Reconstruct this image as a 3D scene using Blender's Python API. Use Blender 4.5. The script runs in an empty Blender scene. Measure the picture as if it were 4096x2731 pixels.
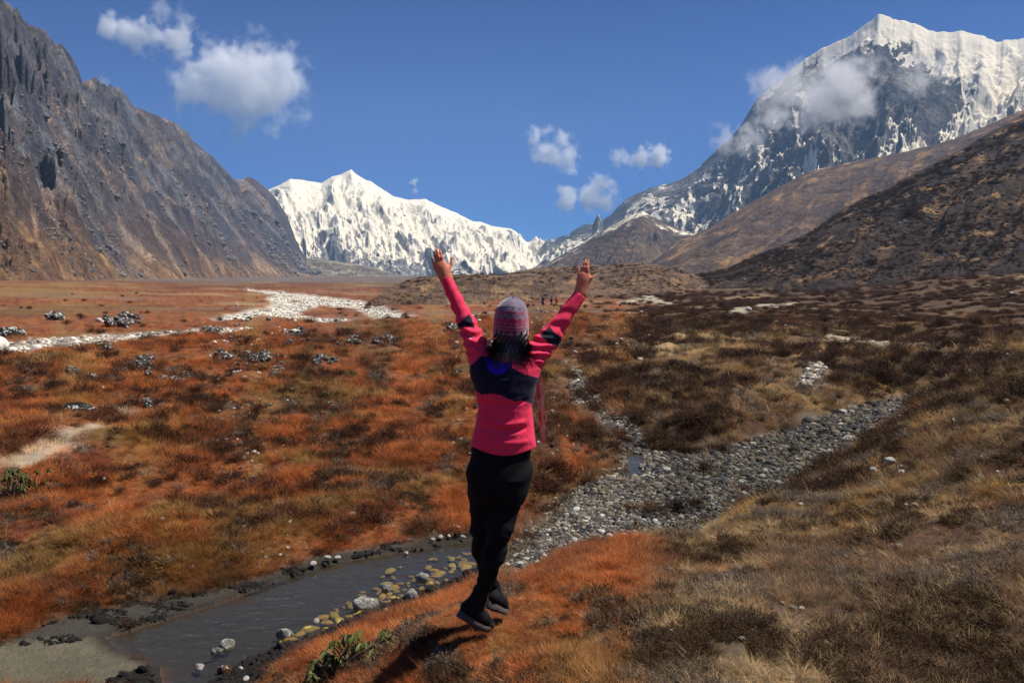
import bpy, math, random
import numpy as np
from math import radians, sin, cos, pi, tan, atan2

# ------------------------------------------------------------------ camera, sky, sun, exposure
SC = bpy.context.scene
COL = SC.collection
F, CU, CV, VH = 3413.0, 2048.0, 1365.5, 1095.0      # focal length and horizon row, in pixels of the 4096 px photograph
PITCH = math.atan((CV - VH) / F)
cam = bpy.data.cameras.new("camera"); cam.sensor_width = 36.0; cam.lens = 36.0 * F / 4096.0
cam.clip_start = 0.1; cam.clip_end = 80000.0
camo = bpy.data.objects.new("camera", cam); COL.objects.link(camo)
camo.location = (0, 0, 0); camo.rotation_euler = (pi / 2 - PITCH, 0, 0)
SC.camera = camo

SUN_EL, SUN_AZ = radians(60), radians(80)            # azimuth from +Y (view direction) towards +X
world = bpy.data.worlds.new("World"); SC.world = world; world.use_nodes = True
wn = world.node_tree.nodes; wl = world.node_tree.links
sky = wn.new("ShaderNodeTexSky"); sky.sky_type = 'NISHITA'; sky.sun_disc = False
sky.sun_elevation = SUN_EL; sky.sun_rotation = SUN_AZ
sky.altitude = 4500; sky.air_density = 1.0; sky.dust_density = 0.15; sky.ozone_density = 7.0
tint = wn.new("ShaderNodeMix"); tint.data_type = 'RGBA'; tint.blend_type = 'MULTIPLY'; tint.inputs[0].default_value = 1.0
tint.inputs[7].default_value = (0.19, 0.59, 1.14, 1)                 # the deep polarised blue of the photograph
wl.new(sky.outputs[0], tint.inputs[6]); wl.new(tint.outputs[2], wn["Background"].inputs[0]); wn["Background"].inputs[1].default_value = 0.050
sun = bpy.data.lights.new("sun", 'SUN'); sun.energy = 4.9; sun.angle = radians(0.5); sun.color = (1.0, 0.95, 0.86)
suno = bpy.data.objects.new("sun", sun); COL.objects.link(suno)
suno.rotation_euler = (pi / 2 - SUN_EL, 0, pi - SUN_AZ)
SC.view_settings.view_transform = 'Standard'; SC.view_settings.look = 'None'
SC.view_settings.exposure = 0.50; SC.view_settings.gamma = 1.0; SC.view_settings.use_curve_mapping = False
cy = SC.cycles
cy.use_denoising = True; cy.max_bounces = 26; cy.diffuse_bounces = 3; cy.glossy_bounces = 3
cy.transparent_max_bounces = 12; cy.volume_bounces = 24; cy.caustics_reflective = False; cy.caustics_refractive = False
cy.volume_max_steps = 256; cy.volume_step_rate = 1.0; cy.sample_clamp_indirect = 6.0
SC.render.engine = 'CYCLES'

rng = np.random.default_rng(7)
random.seed(7)

# ------------------------------------------------------------------ helpers
def lin(r, g, b):
    return tuple(((c / 255) / 12.92 if c / 255 <= 0.04045 else ((c / 255 + 0.055) / 1.055) ** 2.4) for c in (r, g, b))

def ray(u, v):
    """world direction of a photograph pixel (arrays ok)"""
    x = (np.asarray(u, float) - CU) / F; y = -(np.asarray(v, float) - CV) / F
    return np.stack([x + 0 * y, np.cos(PITCH) + y * np.sin(PITCH) + 0 * x, y * np.cos(PITCH) - np.sin(PITCH) + 0 * x], -1)

def on_plane(u, v, z):
    d = ray(u, v); return d * (z / d[..., 2])[..., None]

def _h(ix, iy, seed):
    n = (ix.astype(np.int64) * 374761393 + iy.astype(np.int64) * 668265263 + seed * 1442695041) & 0xFFFFFFFF
    n = ((n ^ (n >> 13)) * 1274126177) & 0xFFFFFFFF
    return (n ^ (n >> 16)) & 0xFFFFFFFF

def noise2(x, y, seed=0):
    """2-d gradient noise, about -1..1"""
    x = np.asarray(x, float); y = np.asarray(y, float)
    x0 = np.floor(x); y0 = np.floor(y); fx = x - x0; fy = y - y0
    ux = fx * fx * fx * (fx * (fx * 6 - 15) + 10); uy = fy * fy * fy * (fy * (fy * 6 - 15) + 10)
    def g(ix, iy, dx, dy):
        a = _h(ix, iy, seed) * (2 * pi / 4294967296.0)
        return np.cos(a) * dx + np.sin(a) * dy
    x0i = x0.astype(np.int64); y0i = y0.astype(np.int64)
    a = g(x0i, y0i, fx, fy); b = g(x0i + 1, y0i, fx - 1, fy)
    c = g(x0i, y0i + 1, fx, fy - 1); d = g(x0i + 1, y0i + 1, fx - 1, fy - 1)
    return ((a + (b - a) * ux) * (1 - uy) + (c + (d - c) * ux) * uy) * 1.5

def fbm(x, y, octv=5, seed=0, gain=0.5, lac=2.03):
    s = 0; a = 1.0; t = 0
    for i in range(octv):
        s = s + a * noise2(x, y, seed + i * 17); t += a
        a *= gain; x = x * lac + 3.1; y = y * lac + 1.7
    return s / t

def ridged(x, y, octv=5, seed=0, gain=0.5, lac=2.05):
    s = 0; a = 1.0; t = 0; w = 1.0
    for i in range(octv):
        n = (1 - np.abs(noise2(x, y, seed + i * 17))) ** 2
        s = s + a * n * w; t += a; w = np.clip(n * 1.6, 0, 1)
        a *= gain; x = x * lac + 5.3; y = y * lac + 2.9
    return s / t

def sstep(a, b, x):
    t = np.clip((np.asarray(x, float) - a) / (b - a), 0, 1); return t * t * (3 - 2 * t)

def mixc(a, b, t):
    return np.asarray(a) * (1 - t)[..., None] + np.asarray(b) * t[..., None]

def mk_mesh(name, verts, faces, mat=None, smooth=True, attrs=None):
    verts = np.asarray(verts, np.float32); faces = np.asarray(faces, np.int32)
    m = bpy.data.meshes.new(name); k = faces.shape[1]
    m.vertices.add(len(verts)); m.vertices.foreach_set("co", verts.ravel())
    m.loops.add(faces.size); m.loops.foreach_set("vertex_index", faces.ravel())
    m.polygons.add(len(faces)); m.polygons.foreach_set("loop_start", np.arange(0, faces.size, k, dtype=np.int32))
    if smooth: m.polygons.foreach_set("use_smooth", np.ones(len(faces), bool))
    for an, (typ, data) in (attrs or {}).items():
        at = m.attributes.new(an, typ, 'POINT')
        if typ == 'FLOAT_COLOR':
            d = np.ones((len(verts), 4), np.float32); d[:, :3] = data; at.data.foreach_set("color", d.ravel())
        elif typ == 'FLOAT': at.data.foreach_set("value", np.asarray(data, np.float32).ravel())
    m.update(calc_edges=True); m.validate()
    if mat: m.materials.append(mat)
    return m

def link(name, mesh, parent=None, label=None, cat=None, group=None, kind=None, loc=None):
    o = bpy.data.objects.new(name, mesh); COL.objects.link(o)
    if parent: o.parent = parent
    if loc is not None: o.location = loc
    for k, val in (("label", label), ("category", cat), ("group", group), ("kind", kind)):
        if val: o[k] = val
    return o

def grid_faces(nr, nc, wrap=False):
    i = np.arange(nr * nc).reshape(nr, nc)
    if wrap: i = np.concatenate([i, i[:, :1]], 1)
    return np.stack([i[:-1, :-1], i[:-1, 1:], i[1:, 1:], i[1:, :-1]], -1).reshape(-1, 4)

class NT:
    """tiny node-tree helper"""
    def __init__(s, name):
        s.m = bpy.data.materials.new(name); s.m.use_nodes = True; s.t = s.m.node_tree; s.n = s.t.nodes
        s.b = s.n.get("Principled BSDF"); s.o = s.n.get("Material Output")
        s.b.inputs["Roughness"].default_value = 0.9; s.b.inputs["Specular IOR Level"].default_value = 0.2
    def N(s, typ, **kw):
        nd = s.n.new(typ); ins = kw.pop("ins", {})
        for k, v in kw.items(): setattr(nd, k, v)
        for k, v in ins.items(): s.put(nd.inputs[k], v)
        return nd
    def put(s, sock, v):
        if isinstance(v, bpy.types.NodeSocket): s.t.links.new(v, sock)
        elif isinstance(v, bpy.types.Node): s.t.links.new(v.outputs[0], sock)
        else:
            if isinstance(v, tuple) and len(v) == 3 and sock.type == 'RGBA': v = v + (1,)
            sock.default_value = v
    def math(s, op, a, b=None, c=None, clamp=False):
        nd = s.N("ShaderNodeMath", operation=op, use_clamp=clamp); s.put(nd.inputs[0], a)
        if b is not None: s.put(nd.inputs[1], b)
        if c is not None: s.put(nd.inputs[2], c)
        return nd.outputs[0]
    def noise(s, vec, scale, detail=4, rough=0.55, out="Fac"):
        return s.N("ShaderNodeTexNoise", ins={"Vector": vec, "Scale": scale, "Detail": detail, "Roughness": rough}).outputs[out]
    def ramp(s, fac, lo, hi, a=0.0, b=1.0):
        return s.N("ShaderNodeMapRange", interpolation_type='SMOOTHSTEP', ins={"Value": fac, "From Min": lo, "From Max": hi, "To Min": a, "To Max": b}).outputs[0]
    def mix(s, f, a, b, blend='MIX'):
        nd = s.N("ShaderNodeMix", data_type='RGBA', blend_type=blend); s.put(nd.inputs[0], f); s.put(nd.inputs[6], a); s.put(nd.inputs[7], b)
        return nd.outputs[2]
    def attr(s, name, out="Color", typ='GEOMETRY'):
        return s.N("ShaderNodeAttribute", attribute_name=name, attribute_type=typ).outputs[out]
    def bump(s, h, strength=0.5, dist=0.1):
        nd = s.N("ShaderNodeBump", ins={"Height": h, "Strength": strength, "Distance": dist}); s.put(s.b.inputs["Normal"], nd); return nd
    def pos(s): return s.N("ShaderNodeNewGeometry").outputs["Position"]
    def obj(s): return s.N("ShaderNodeTexCoord").outputs["Object"]
    def col(s, c): s.put(s.b.inputs["Base Color"], c)

def vscale(nt, vec, k):
    return nt.N("ShaderNodeVectorMath", operation='MULTIPLY', ins={0: vec, 1: k}).outputs[0]

# ------------------------------------------------------------------ the ground: a smooth surface through control points
# (u, v, forward distance) -> the point of the ground seen at that pixel
CTRL = [(300,2650,5.75),(1000,2600,6.0),(1500,2680,4.7),(1480,2560,5.5),(1300,2660,5.3),(1940,2540,4.12),(2400,2700,3.5),(3000,2700,3.35),(4096,2650,3.7),(1250,2900,4.6),
 (2080,2450,4.5),(2450,2200,6.35),(2250,2300,5.7),(1700,2420,6.25),(1790,2500,5.0),(1680,2620,4.5),
 (0,2450,6.6),(600,2250,7.3),(1500,2050,9.2),(0,2000,10.2),(800,1800,13.0),(1600,1800,13.2),(0,1600,19.0),(1000,1500,26),(1700,1500,28),
 (250,1440,33),(900,1385,47),(1700,1300,90),(2000,1275,100),(100,1385,68),(600,1335,84),(1200,1265,132),(1300,1180,330),(1100,1118,1400),
 (0,1200,196),(0,1130,400),(2180,1222,185),(2500,1250,130),(3000,1215,170),(3500,1250,105),(4096,1300,62),(4096,1195,120),(4096,1092,260),(3650,1150,235),(3300,1195,210),
 (4096,1400,21),(4096,1500,13.5),(4096,1800,7.8),(4096,2200,4.7),(3000,2300,5.3),(3500,2000,7.6),(2800,1960,10.7),(3200,1800,13),(3640,1565,19),
 (2900,1640,15.2),(2700,1450,25),(3300,1350,40),(3000,1240,106),(2450,1900,11.3),(2380,1650,17),(2230,1455,29),(2050,2200,8.2),(2150,1700,15),
 (1900,1900,11.0),(2800,2150,7.4),(3000,2050,7.7),(3700,1480,21),(3750,1800,9.0),(3600,1660,12.5),(3720,1388,40)]
def _uvw(x, y):
    r = np.maximum(np.hypot(x, y), 1.2); a = np.arctan2(x, y)
    return np.stack([np.clip(a, -1.2, 1.2) * 2.6, np.log(r)], -1)
_cp = []
for (u, v, Y) in CTRL:
    d = ray(u, v); _cp.append(d * (Y / d[1]))
_cp += [np.array(p, float) for p in [(0, 1.5, -1.62), (1.5, 1.5, -1.55), (-2.5, 2.0, -2.1), (-6, 3, -2.7), (5, 2, -1.2), (-14, 5, -2.7), (0, 3000, -10), (-1200, 2500, -10), (1200, 2500, -9),
                                     (0, 12000, -12), (-6000, 6000, -12), (6000, 6000, -12), (14, 12, -1.6), (30, 20, -1.2)]]
_cp = np.array(_cp); _ci = _uvw(_cp[:, 0], _cp[:, 1])
def _tpsk(a, b):
    d2 = ((a[:, None, :] - b[None]) ** 2).sum(-1); return 0.5 * d2 * np.log(d2 + 1e-9)
_K = _tpsk(_ci, _ci) + 0.004 * np.eye(len(_ci)); _P = np.c_[np.ones(len(_ci)), _ci]
_A = np.block([[_K, _P], [_P.T, np.zeros((3, 3))]])
# interpolate slope below the camera (z / r^0.35) to keep near and far points in proportion
def _zs(r): return np.maximum(r, 1.2) ** 0.35
_W = np.linalg.solve(_A, np.r_[_cp[:, 2] / _zs(np.hypot(_cp[:, 0], _cp[:, 1])), 0, 0, 0])
def base_z(x, y):
    x = np.asarray(x, float).ravel(); y = np.asarray(y, float).ravel(); out = np.empty(len(x))
    for i in range(0, len(x), 40000):
        q = _uvw(x[i:i + 40000], y[i:i + 40000])
        out[i:i + 40000] = _tpsk(q, _ci) @ _W[:-3] + np.c_[np.ones(len(q)), q] @ _W[-3:]
    r = np.hypot(x, y); z = out * _zs(r)
    return np.clip(z, -14, 3)

def pip(px, py, poly):
    """inside test and distance to the outline"""
    n = len(poly); ins = np.zeros(len(px), bool); dm = np.full(len(px), 1e18)
    for i in range(n):
        ax, ay = poly[i]; bx, by = poly[(i + 1) % n]
        c = ((ay > py) != (by > py)) & (px < (bx - ax) * (py - ay) / (by - ay + 1e-12) + ax); ins ^= c
        ex, ey = bx - ax, by - ay; t = np.clip(((px - ax) * ex + (py - ay) * ey) / (ex * ex + ey * ey + 1e-12), 0, 1)
        dm = np.minimum(dm, (px - ax - t * ex) ** 2 + (py - ay - t * ey) ** 2)
    return ins, np.sqrt(dm)
def sdist(px, py, poly, reach):
    """signed distance to a polygon (negative inside); only points within reach are worked out"""
    poly = np.asarray(poly); out = np.full(len(px), reach, float)
    k = (px > poly[:, 0].min() - reach) & (px < poly[:, 0].max() + reach) & (py > poly[:, 1].min() - reach) & (py < poly[:, 1].max() + reach)
    if k.any():
        i, d = pip(px[k], py[k], poly); out[k] = np.where(i, -d, np.minimum(d, reach))
    return out

FEET_Z = -1.835
WL = -2.78                                            # level of the stream
def flat(pts, z): return [tuple(on_plane(np.array(u), np.array(v), np.array(z))[:2]) for u, v in pts]
STREAM = flat([(2010,2160),(1883,2160),(1700,2195),(1500,2225),(1352,2250),(1200,2290),(1080,2335),(910,2405),(650,2485),(417,2555),(476,2606),(640,2670),(655,2760),
  (790,2760),(900,2690),(1000,2629),(1097,2590),(1226,2560),(1384,2480),(1500,2445),(1614,2390),(1760,2345),(1883,2285),(1985,2240)], WL)
PUDDLE = flat([(2500,1812),(2560,1808),(2588,1838),(2562,1860),(2572,1900),(2525,1915),(2478,1916),(2512,1862)], WL)
def draped(pts):
    out = []
    for u, v in pts:
        d = ray(u, v); lo, hi = 1.5, 4000.0
        rs = np.geomspace(lo, hi, 500); p = d[None] * (rs / np.hypot(d[0], d[1]))[:, None]
        below = p[:, 2] < base_z(p[:, 0], p[:, 1]); k = int(np.argmax(below)) if below.any() else 499
        out.append(tuple(p[k, :2]))
    return out
GRAVEL = draped([(2060,2140),(2190,2040),(2330,1930),(2450,1860),(2480,1800),(2440,1720),(2360,1650),(2290,1580),(2275,1520),(2300,1480),(2200,1452),
  (2260,1440),(2330,1480),(2365,1540),(2430,1600),(2540,1690),(2600,1770),(2680,1800),(2800,1795),(3000,1740),(3200,1685),(3400,1615),(3640,1555),(3680,1600),(3540,1700),(3360,1800),(3220,1890),
  (3130,1980),(2900,2050),(2800,2110),(2650,2120),(2480,2150),(2300,2190),(2150,2240),(2050,2310),(1985,2290)])
SCREE = draped([(3190,1560),(3230,1470),(3280,1440),(3330,1450),(3290,1500),(3240,1570)])
RIVER_NEAR = draped([(-300,1410),(0,1372),(181,1350),(361,1335),(506,1328),(723,1315),(904,1308),(997,1309),(990,1317),(867,1326),(687,1340),(506,1361),(405,1375),(253,1397),(72,1415),(0,1422),(-300,1450)])
RIVER = draped([(990,1155),(1084,1163),(1149,1170),(1250,1180),(1373,1195),(1500,1212),(1545,1235),(1640,1262),(1560,1268),(1391,1274),(1337,1292),(1193,1270),(1048,1254),(889,1278),(870,1270),(1012,1243),(1095,1222),(1106,1213),(1062,1191),(1110,1180),(1040,1168),(985,1160)])
ISLAND = draped([(1171,1240),(1265,1213),(1410,1216),(1532,1258),(1373,1266),(1243,1256)])
ISLET = draped([(1149,1196),(1185,1193),(1207,1200),(1163,1204)])
SANDY = [draped(p) for p in ([(50,1860),(200,1790),(330,1745),(380,1725),(360,1750),(250,1820),(120,1880)], [(440,1650),(510,1640),(530,1665),(490,1680),(450,1675)],
   [(3300,1350),(3420,1358),(3560,1372),(3720,1380),(3900,1372),(3910,1382),(3720,1396),(3500,1388),(3320,1366)], [(2900,1243),(3050,1222),(3180,1212),(3190,1218),(3080,1232),(2980,1262),(2900,1262)],
   [(2470,1210),(2600,1180),(2700,1160),(2710,1165),(2620,1190),(2700,1215),(2690,1220),(2560,1208),(2480,1218)])]
SANDBAR = flat([(-200,2600),(417,2560),(476,2606),(640,2675),(655,2780),(-200,2800)], WL)
MUD = flat([(-200,2640),(0,2590),(250,2490),(500,2430),(760,2380),(1060,2310),(1250,2245),(1500,2195),(1740,2160),(1890,2140),(1890,2170),(1352,2250),(910,2410),(417,2560),(-200,2640)], WL)

def ground(x, y, detail=True):
    x = np.asarray(x, float).ravel(); y = np.asarray(y, float).ravel()
    r = np.hypot(x, y); z = base_z(x, y)
    sg = sdist(x, y, GRAVEL, 3.0); ss = sdist(x, y, STREAM, 2.5); sp = sdist(x, y, PUDDLE, 2.5); sb = sdist(x, y, SANDBAR, 2.5); sm = sdist(x, y, MUD, 2.5)
    rn = np.minimum(sdist(x, y, RIVER_NEAR, 12), sdist(x, y, RIVER, 12))
    if detail:
        near = sstep(2, 9, r) * 0.75 + 0.25
        calm = sstep(0.0, 0.8, np.minimum(np.minimum(sg, ss), sb)) * (0.3 + 0.7 * sstep(0, 4, rn))
        h = fbm(x / 1.5, y / 1.5, 4, 5) * (0.13 + 0.10 * sstep(7, 12, r)) + (1 - np.abs(noise2(x / 0.75 + 9, y / 0.75, 21)) * 2) * 0.045
        h += fbm(x / 5.0, y / 5.0, 3, 9) * 0.30 * sstep(8, 22, r)
        h += fbm(x / 16.0, y / 16.0, 3, 31) * 0.7 * sstep(35, 120, r) + fbm(x / 60.0, y / 60.0, 3, 33) * 1.4 * sstep(150, 600, r)
        h += fbm(x / 0.25, y / 0.25, 3, 41) * 0.03
        h = h * (0.25 + 0.75 * sstep(0.3, 0.9, np.hypot(x + 0.1, y - 4.25)))          # trodden flat where she stands
        rs_ = sstep(0.10, 0.22, np.arctan2(x, y)) * sstep(14, 8, r)                     # rougher slope on the right
        h = h + rs_ * (0.16 * fbm(x / 0.9, y / 0.9, 4, 51) - 0.14 * sstep(0.30, 0.55, noise2(x / 0.45, y / 0.45, 53)))
        z = z + h * near * calm
        z = z + fbm(x / 0.3, y / 0.3, 3, 43) * 0.02 * (1 - calm)
    # gravel bed: a shallow flat channel
    z = z - 0.16 * sstep(0.5, -0.4, sg)
    z = z - 0.7 * sstep(2.0, -3.0, rn) * sstep(30, 60, r)
    # stream: bank falls to the water, bed lies below it
    dd = np.minimum(np.minimum(ss, sp + 0.15), np.minimum(sb + 0.1, sm + 0.1))
    lim = WL + 0.02 + 0.16 * np.clip(dd, 0, 0.30) + 0.33 * np.clip(dd - 0.26, 0, 0.8) + 0.9 * np.clip(dd - 1.06, 0, 3)
    k = 0.08; hh = np.clip(0.5 + 0.5 * (lim - z) / k, 0, 1); zz = lim * (1 - hh) + z * hh - k * hh * (1 - hh)
    z = np.where(dd < 2.3, zz, z)
    inw = np.minimum(ss, sp)
    z = np.where((sg < 0.6) & (r < 14), np.maximum(z, WL + 0.03 + 0.02 * fbm(x / 0.4, y / 0.4, 2, 47) - 0.03 * sstep(0.3, 0.0, inw)), z)
    z = np.where(inw < 0, np.minimum(z, WL - 0.22 * np.clip(-inw, 0, 0.5) - 0.004), np.where(inw < 1.0, np.maximum(z, WL + 0.10 * np.clip(inw, 0, 0.35) + 0.003), z))
    z = np.where(sb < 0, WL + 0.02 + 0.02 * np.clip(-sb, 0, .6) + 0.008 * noise2(x * 5, y * 5, 3), z)
    k = sstep(0.75, 0.28, np.hypot((x + 0.06) / 1.0, (y - 4.28) / 0.95)); z = z * (1 - k) + FEET_Z * k        # the mound top where she stands
    return z

def near_bank(x, y, reach=0.5):
    f = 1 + reach / np.maximum(np.hypot(x, y), 0.5); return pip(x * f, y * f, STREAM)[0]

def place(u, v, rmin=1.6, rmax=3000.0):
    """where the ground is seen at a pixel"""
    d = ray(u, v); hl = np.hypot(d[0], d[1])
    rs = np.geomspace(rmin, rmax, 600); p = d[None] * (rs / hl)[:, None]
    b = p[:, 2] < ground(p[:, 0], p[:, 1]); k = int(np.argmax(b)) if b.any() else 599
    lo = rs[max(k - 1, 0)]; hi = rs[k]
    for _ in range(14):
        m = 0.5 * (lo + hi); q = d * (m / hl)
        if q[2] < ground(q[:1], q[1:2])[0]: hi = m
        else: lo = m
    q = d * (hi / hl); return np.array([q[0], q[1], ground(q[:1], q[1:2])[0]])

# colours of the ground cover
C_ORANGE, C_RUST, C_TAN = np.array(lin(130, 77, 43)), np.array(lin(100, 57, 36)), np.array(lin(126, 98, 58))
C_OLIVE, C_BROWN, C_DARK = np.array(lin(94, 75, 52)), np.array(lin(86, 62, 46)), np.array(lin(52, 36, 28))
C_ROCKY = np.array(lin(98, 90, 86))
C_STRAW, C_GREY, C_MUD, C_GRAVEL, C_SAND = np.array(lin(172, 146, 106)), np.array(lin(132, 118, 102)), np.array(lin(70, 66, 58)), np.array(lin(150, 140, 125)), np.array(lin(188, 176, 152))
_by = np.log([1.5, 4, 5.5, 6.8, 8.2, 10, 13, 20, 40, 100, 250, 900]); _bx = np.array([0.28, .50, .95, 1.35, .9, .9, 1.75, 1.5, 3.2, 12, 30, 60])
def orange_side(x, y):
    r = np.maximum(np.hypot(x, y), 1.5); b = np.interp(np.log(r), _by, _bx)
    w = 0.14 * r
    return sstep(0.5, -0.5, (x - b) / w + 1.5 * fbm(x / (0.10 * r), y / (0.16 * r), 4, 77))
def zones(x, y):
    """ground colour and how much grass grows there"""
    x = np.asarray(x, float).ravel(); y = np.asarray(y, float).ravel(); r = np.hypot(x, y)
    n1 = fbm(x / 3.2, y / 3.2, 4, 101); n2 = fbm(x / 1.1, y / 1.1, 4, 131); n3 = fbm(x / 14, y / 14, 4, 151); n4 = fbm(x / 60, y / 60, 4, 171)
    o = orange_side(x, y)
    big = np.where(r < 30, n1, np.where(r < 120, n3 * 0.6 + n1 * 0.4, n4 * .7 + n3 * .3))
    left = mixc(C_ORANGE, C_RUST, sstep(-0.25, 0.30, n2 + 0.3 * big)); nf = fbm(x / (0.06 * r + .1), y / (0.09 * r + .1), 4, 141)
    left = mixc(left, C_TAN * 1.05, sstep(0.16, 0.40, nf) * 0.6); left = mixc(left, C_BROWN * 0.8, sstep(-0.12, -0.38, nf) * 0.8)
    tanp = sstep(0.06, 0.30, big + 0.25 * n2) * sstep(6, 9, r)
    left = mixc(left, C_TAN * 0.8, tanp * 0.8)
    left = mixc(left, C_OLIVE, sstep(0.25, 0.55, big - 0.3 * n2) * 0.5 * sstep(6, 9, r))
    right = mixc(C_OLIVE, C_BROWN, sstep(-0.3, 0.3, big))
    right = mixc(right, C_TAN, sstep(0.02, 0.35, n2 - 0.35 * big) * 0.75)
    right = mixc(right, C_DARK, sstep(0.0, 0.4, big + 0.3 * n2) * 0.7 * sstep(9, 18, r))
    right = mixc(right, C_GREY * 0.8, sstep(7, 4, r) * 0.35)
    far = sstep(40, 90, r) * (1 - o)
    right = mixc(right, mixc(C_DARK * 1.2, C_BROWN, sstep(-.2, .3, n1)), far * 0.65 * sstep(-0.35, 0.05, n3 + 0.9 * sstep(.10, .35, np.arctan2(x, y)) * sstep(55, 90, r)))
    right = mixc(right, C_STRAW * 0.85, sstep(0.12, 0.3, fbm(x / 12, y / 6, 3, 191) - 0.2 * n3) * sstep(18, 35, r) * sstep(200, 90, r) * 0.8 * (1 - .75 * sstep(.16, .34, np.arctan2(x, y)) * sstep(60, 90, r)))
    c = mixc(right, left, o)
    # far plain: paler orange and stony grey towards the head of the valley
    vf = sstep(260, 700, r); c = mixc(c, C_BROWN * 0.9, vf * 0.5); c = mixc(c, C_TAN * 0.85, sstep(0.0, .3, n4) * vf * 0.6)
    st = fbm(x / 55, y / 22, 4, 193); f2 = sstep(90, 160, r); c = mixc(c, C_DARK * 1.1, sstep(0.05, 0.35, st) * f2 * 0.55); c = mixc(c, C_GREY * 0.75, sstep(0.12, 0.35, fbm(x / 90, y / 40, 4, 195)) * f2 * 0.5); c = mixc(c, C_STRAW * .8, sstep(0.18, 0.38, fbm(x / 40, y / 30, 4, 197)) * f2 * 0.5)
    c = mixc(c, C_ROCKY, sstep(500, 1100, r) * 0.75)
    c = mixc(c, C_TAN, sstep(-0.34, -0.5, np.arctan2(x, y)) * sstep(120, 230, r) * 0.7 * sstep(-.2, .2, n4 + n3 * .5))
    g = np.ones(len(x))
    def lay(poly, reach, col, soft, wob, amt=1.0, keep=0.0):
        nonlocal c, g
        d = sdist(x, y, poly, reach) + wob * n2
        k = sstep(soft, -soft, d) * amt; c = mixc(c, col, k); g = g * (1 - k * (1 - keep))
        return k
    grav = C_GRAVEL * 0.42
    lay(GRAVEL, 3, grav, 0.25, 0.5, 1.0, 0.03); lay(SCREE, 3, C_GRAVEL * 0.8, 0.4, 0.6)
    lay(STREAM, 2, C_MUD * 0.9, 0.12, 0.1); lay(PUDDLE, 1, C_MUD, 0.1, 0.05)
    lay(MUD, 2, C_MUD * 0.8, 0.10, 0.15); lay(SANDBAR, 2, np.array(lin(96, 90, 74)) , 0.05, 0.12)
    # dark wet earth along the near bank
    ss = sdist(x, y, STREAM, 1.5); nb = np.zeros(len(x), bool); q = ss < 0.8; nb[q] = near_bank(x[q], y[q], 0.8)
    wd = np.where(nb, 0.46, 0.07); k = np.where(ss < 0.75, sstep(wd + 0.10, wd - 0.10, ss + 0.16 * n2), 0)
    c = mixc(c, np.array(lin(48, 43, 38)), k * (ss > 0)); g = g * (1 - k)
    pale = np.array(lin(206, 200, 186))
    d1 = sdist(x, y, RIVER, 25); d2 = sdist(x, y, ISLAND, 25); d3 = sdist(x, y, ISLET, 25)
    kk = sstep(2.0, -2.0, np.maximum(d1, np.maximum(-d2, -d3)) + 3 * n1); c = mixc(c, pale, kk); g = g * (1 - kk)
    kn = sstep(0.7, -0.7, sdist(x, y, RIVER_NEAR, 8) + 1.2 * n2); c = mixc(c, pale * (0.85 + 0.1 * n1)[..., None], kn); g = g * (1 - kn)
    for i, p in enumerate(SANDY): lay(p, 6, C_SAND * 0.75, 0.4 if i < 2 else 1.0, 0.5 if i < 2 else 1.5, 0.9)
    return np.clip(c, 0.005, 0.9), g, o

def build_terrain():
    azi = np.concatenate([np.linspace(-pi, -0.75, 24, endpoint=False), np.linspace(-0.75, -0.60, 24, endpoint=False), np.linspace(-0.60, 0.60, 800, endpoint=False), np.linspace(0.60, 0.75, 24, endpoint=False), np.linspace(0.75, pi, 24, endpoint=False)])
    vs = np.linspace(2950, 1108, 430); dz = np.interp(vs, [1108, 1150, 1222, 1300, 1400, 1500, 1700, 2000, 2400, 2950], [10, 8.5, 6.9, 5.6, 4.6, 3.6, 3.1, 2.8, 2.4, 1.75])
    r1 = dz / np.tan(np.arctan((vs - CV) / F) + PITCH); r1 = np.maximum.accumulate(r1)
    rad = np.concatenate([[0.15, 0.6, 1.2, 1.8, 2.2], r1[r1 > 2.4], np.geomspace(r1.max() * 1.05, 8800, 30)])
    A, R = np.meshgrid(azi, rad); X = (np.sin(A) * R).ravel(); Y = (np.cos(A) * R).ravel()
    Z = ground(X, Y); c, g, o = zones(X, Y)
    nt = NT("ground_cover"); P = nt.pos(); col = nt.attr("Col")
    n1 = nt.noise(P, 9.0, 6, 0.7); n2 = nt.noise(P, 55.0, 4, 0.7); n3 = nt.noise(P, 0.35, 8, 0.72)
    v = nt.math('MULTIPLY_ADD', n1, 0.9, 0.55); v = nt.math('MULTIPLY', v, nt.math('MULTIPLY_ADD', n2, 0.8, 0.6)); v = nt.math('MULTIPLY', v, nt.math('MULTIPLY_ADD', n3, 1.5, 0.25))
    nt.col(nt.mix(1.0, col, v, 'MULTIPLY')); nt.b.inputs["Roughness"].default_value = 0.95
    nt.bump(nt.math('ADD', n1, nt.math('MULTIPLY', n2, 0.4)), 0.8, 0.06)
    m = mk_mesh("ground", np.c_[X, Y, Z], grid_faces(len(rad), len(azi), True)[:, ::-1], nt.m, True, {"Col": ('FLOAT_COLOR', c)})
    return link("ground", m, kind="structure", label="brown and orange grassy valley floor with stream banks and mounds")
build_terrain()

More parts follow.
